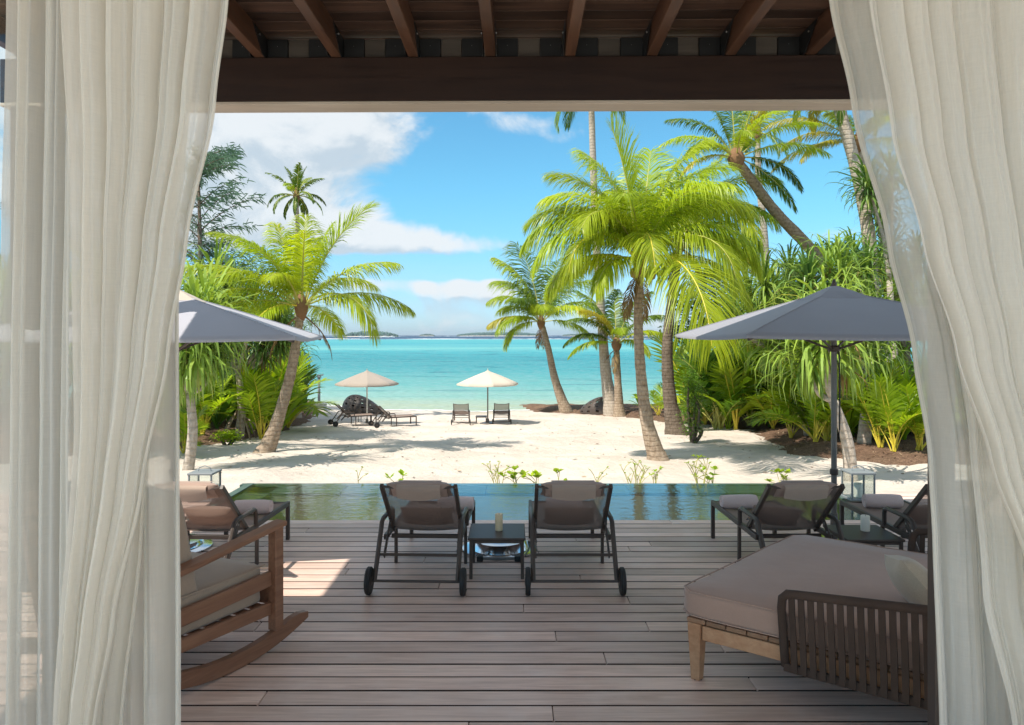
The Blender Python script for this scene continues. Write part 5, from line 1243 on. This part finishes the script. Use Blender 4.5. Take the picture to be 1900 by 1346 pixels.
def young(px, py, kind, hgt, lb, seed, mat='under', grp=None, base=None):
    g = base or G(px, py); t = thing('young_palm' if kind == 'p' else 'broadleaf_plant', lb, 'plant', g, 0, grp); r = random.Random(seed); n = r.randint(9, 12) if kind == 'p' else r.randint(10, 15)
    ms = (YP if kind == 'p' else BL)[mat]; az = r.uniform(0, 6.28)
    for k in range(n):
        inst('frond' if kind == 'p' else 'leaf', ms[min(len(ms)-1, int(k*len(ms)/n)) if kind != 'p' else r.randrange(len(ms))], t, (r.uniform(-.05, .05), r.uniform(-.05, .05), 0), (r.uniform(-.28, .28), r.uniform(-.28, .28), az+k*2.4+r.uniform(-.5, .5)), hgt/.98*r.uniform(.55, 1.2))
    return t
ORD = 'first second third fourth fifth sixth seventh eighth ninth tenth eleventh twelfth thirteenth fourteenth fifteenth sixteenth seventeenth eighteenth nineteenth twentieth twenty-first twenty-second twenty-third twenty-fourth twenty-fifth twenty-sixth twenty-seventh twenty-eighth twenty-ninth thirtieth thirty-first thirty-second thirty-third thirty-fourth thirty-fifth thirty-sixth thirty-seventh thirty-eighth thirty-ninth fortieth'.split()
def backlab(i, k_, m_, side): return '%s %s plant, %s from the left in the back rows of the %s bed' % ('lime' if m_ == 'under' else 'dark green', 'feathery' if k_ == 'p' else 'broad-leaved', ORD[i], side)
RG = 'understory plants in the right bed'; LG = 'understory plants in the left bed'
fr = [(1328, 778, 'p', 1.2, 'leafy young palm nearest the bed corner right of the dark trunk', 'underdk'), (1356, 781, 'b', 1.4, 'tall broadleaf plant second from the bed corner', 'under'), (1390, 790, 'p', 1.45, 'dark green young palm at the right bed front, third from its corner', 'underdk'),
      (1435, 797, 'p', 1.35, 'yellow green thin-stemmed young palm at the right bed front, fourth from the corner', 'under'), (1469, 814, 'p', 1.3, 'lime young palm with V of fronds at the mulch front, left of the pole', 'under'), (1512, 820, 'p', 1.35, 'lime young palm on an orange stem just left of the umbrella pole', 'under'),
      (1541, 812, 'b', 1.0, 'broadleaf plant directly behind the umbrella pole', 'under'), (1573, 812, 'p', 1.25, 'lime young palm just right of the umbrella pole', 'under'), (1634, 831, 'p', 1.5, 'largest lime young palm on orange stems right of the pale screwpine trunk', 'under'),
      (1658, 838, 'p', 1.2, 'green young palm with an arching lower frond at the bed front near the curtain', 'under'), (1706, 836, 'p', 1.5, 'young palm at the right bed front touching the curtain edge', 'under'), (1270, 772, 'b', 1.0, 'broadleaf plant behind the dark palm trunk', 'underdk'), (1195, 768, 'b', 1.2, 'dark broadleaf plant between the big palm trunk and the sea', 'underdk'), (1222, 771, 'p', 1.2, 'bright young palm just right of the big palm trunk', 'under')]
for i, (a, b_, k_, h_, lb, m_) in enumerate(fr): young(a, b_, k_, h_*.88, lb, 100+i, m_, RG)
r = random.Random(77)
for i in range(40):                                     # the rows behind
    px = 1285+i*11+r.uniform(-5, 5); Yb = 24.5+(1500-px)*.012+r.uniform(-2.5, 3.0)
    if px > 1500: Yb = 19.5+r.uniform(-1.5, 3)
    x = (px-CX)*Yb/F; k_, m_ = r.choice('ppb'), r.choice(['under', 'under', 'under', 'underdk']); young(0, 0, k_, r.uniform(1.5, 2.3), backlab(i, k_, m_, 'right'), 200+i, m_, RG+', back rows', Vector((x, Yb, gz(x, Yb))))
fl = [(342, 842, 'p', 1.0, 'lime young palm low at the left edge beside the pale bare trunk', 'under'), (375, 806, 'p', 1.2, 'lime young palm between the bare pale trunk and the prop roots', 'under'), (403, 796, 'b', 1.3, 'broadleaf plant left of the prop roots', 'underdk'), (468, 806, 'b', 1.2, 'broadleaf plant right of the prop roots', 'under'),
      (486, 815, 'p', 1.5, 'lime young palm standing left of the leaning palm trunk', 'under'), (505, 792, 'p', 1.5, 'bright young palm directly behind the leaning palm trunk', 'under'), (532, 785, 'p', 1.5, 'green young palm right of the leaning palm trunk', 'underdk'), (548, 772, 'b', 1.7, 'tall strappy plant at the right end of the left bed', 'underdk'), (565, 768, 'b', 1.0, 'small strappy plant nearest the grey post', 'underdk')]
for i, (a, b_, k_, h_, lb, m_) in enumerate(fl): young(a, b_, k_, h_, lb, 300+i, m_, LG)
for i in range(18):
    px = 250+i*17+r.uniform(-5, 5); Yb = 24+r.uniform(-2.5, 4)
    x = (px-CX)*Yb/F; k_, m_ = r.choice('ppb'), r.choice(['under', 'under', 'under', 'underdk']); young(0, 0, k_, r.uniform(1.4, 2.1), backlab(i, k_, m_, 'left'), 400+i, m_, LG+', back rows', Vector((x, Yb, gz(x, Yb))))

# ---------------- beach naupaka sprigs showing over the pool edge
def sprig(px, ytop, Y, spread, n, lb, seed, leafy=1., bare=False):
    x = (px-CX)*Y/F; z0 = sandz(x, Y)-.02; zt = CH-(ytop-HY)*Y/F; t = thing('beach_sprig', lb, 'plant', (x, Y, z0), 0, 'sprigs behind the pool edge'); r = random.Random(seed); st = MB(); lf = MB(); H = zt-z0
    for k in range(n):
        h = H*(1 if k == 0 else r.uniform(.72, .98)); dx = r.uniform(-1, 1)*spread if n > 1 else 0; b0 = r.uniform(-.1, .1)*spread
        pts = bez([Vector((b0, 0, 0)), Vector((b0+dx*.4, r.uniform(-.05, .05), h*.6)), Vector((dx, r.uniform(-.05, .05), h))], 5); st.tube(pts, [.008-.0005*i for i in range(11)], 5)
        tips = [pts[-1]]
        for q in range(2 if bare else 1):
            a = pts[r.randint(5, 8)]; e = a+Vector((r.uniform(-.2, .2), 0, r.uniform(.05, .18))); st.tube([a, a.lerp(e, .5)+Vector((0, 0, .02)), e], .004, 4); tips.append(e)
        for p in tips:
            for q in range(int(7*leafy)+1):
                a = r.uniform(0, 6.28); d = Vector((math.cos(a), math.sin(a), r.uniform(.2, 1.2))).normalized(); l = r.uniform(.05, .11)*(1 if not bare else .5); s = d.cross(Vector((0, 0, 1))).normalized()*l*.30
                lf.add([p, p+d*l*.6+s, p+d*l+Vector((0, 0, -.01)), p+d*l*.6-s], [(0, 1, 2, 3)], 0, r.uniform(.3, .95))
    st.build('twig', M['rach'], t); lf.build('leaves', M['under'], t, attr=True)
SP = [(663, 876, .03, 1, 'thin sprig behind the pool edge above the left lounger', .3, 1), (745, 881, .05, 2, 'small leafy sprig behind the pool edge, second from the left', 1, 0), (925, 858, .24, 6, 'tall bare twiggy sprig behind the pool, left of centre', .4, 1), (962, 872, .08, 3, 'leafy sprig just right of the tall bare twigs', 1.2, 0),
      (996, 882, .06, 3, 'low leafy rosette behind the pool above the candle table', 1.3, 0), (1039, 879, .05, 2, 'small leafy sprig behind the pool above the right central lounger', 1.1, 0), (1105, 877, .10, 2, 'thin bent sprig left of the curly twigs', .4, 1), (1180, 862, .30, 7, 'wide curly twiggy sprig behind the pool below the big palm', .4, 1),
      (1215, 874, .10, 3, 'short twiggy sprig below the big palm trunk', .6, 1), (1300, 852, .20, 5, 'tall twiggy sprig behind the right part of the pool', .8, 1), (1322, 872, .08, 3, 'leafy shoots beside the tall right twigs', 1, 0), (1450, 878, .07, 3, 'bright leafy sprig near the right end of the pool', 1.4, 0)]
for i, (px, yt, sp, n, lb, lf, br) in enumerate(SP): sprig(px, yt, 9.35+.15*(i % 3), sp, n, lb, 500+i, lf, bool(br))
for o in bpy.data.objects:
    if o.type == 'MESH' and o.parent is None and 'kind' not in o and 'category' not in o: print('UNTAGGED', o.name)

# ------------------------------------------------------------------ sea air
m = bpy.data.materials.new('sea_air'); m.use_nodes = True; t = NT(m.node_tree); t.n.clear(); out = t.node('ShaderNodeOutputMaterial')
pv = t.node('ShaderNodeVolumePrincipled'); pv.inputs['Density'].default_value = 1.1e-4; pv.inputs['Color'].default_value = (.80, .90, 1, 1); pv.inputs['Anisotropy'].default_value = .3
t.l.new(pv.outputs[0], out.inputs['Volume'])
hb = MB().box((0, 4900, 18), (18200, 10200, 48)).build('haze', m); tag(hb, kind='stuff')
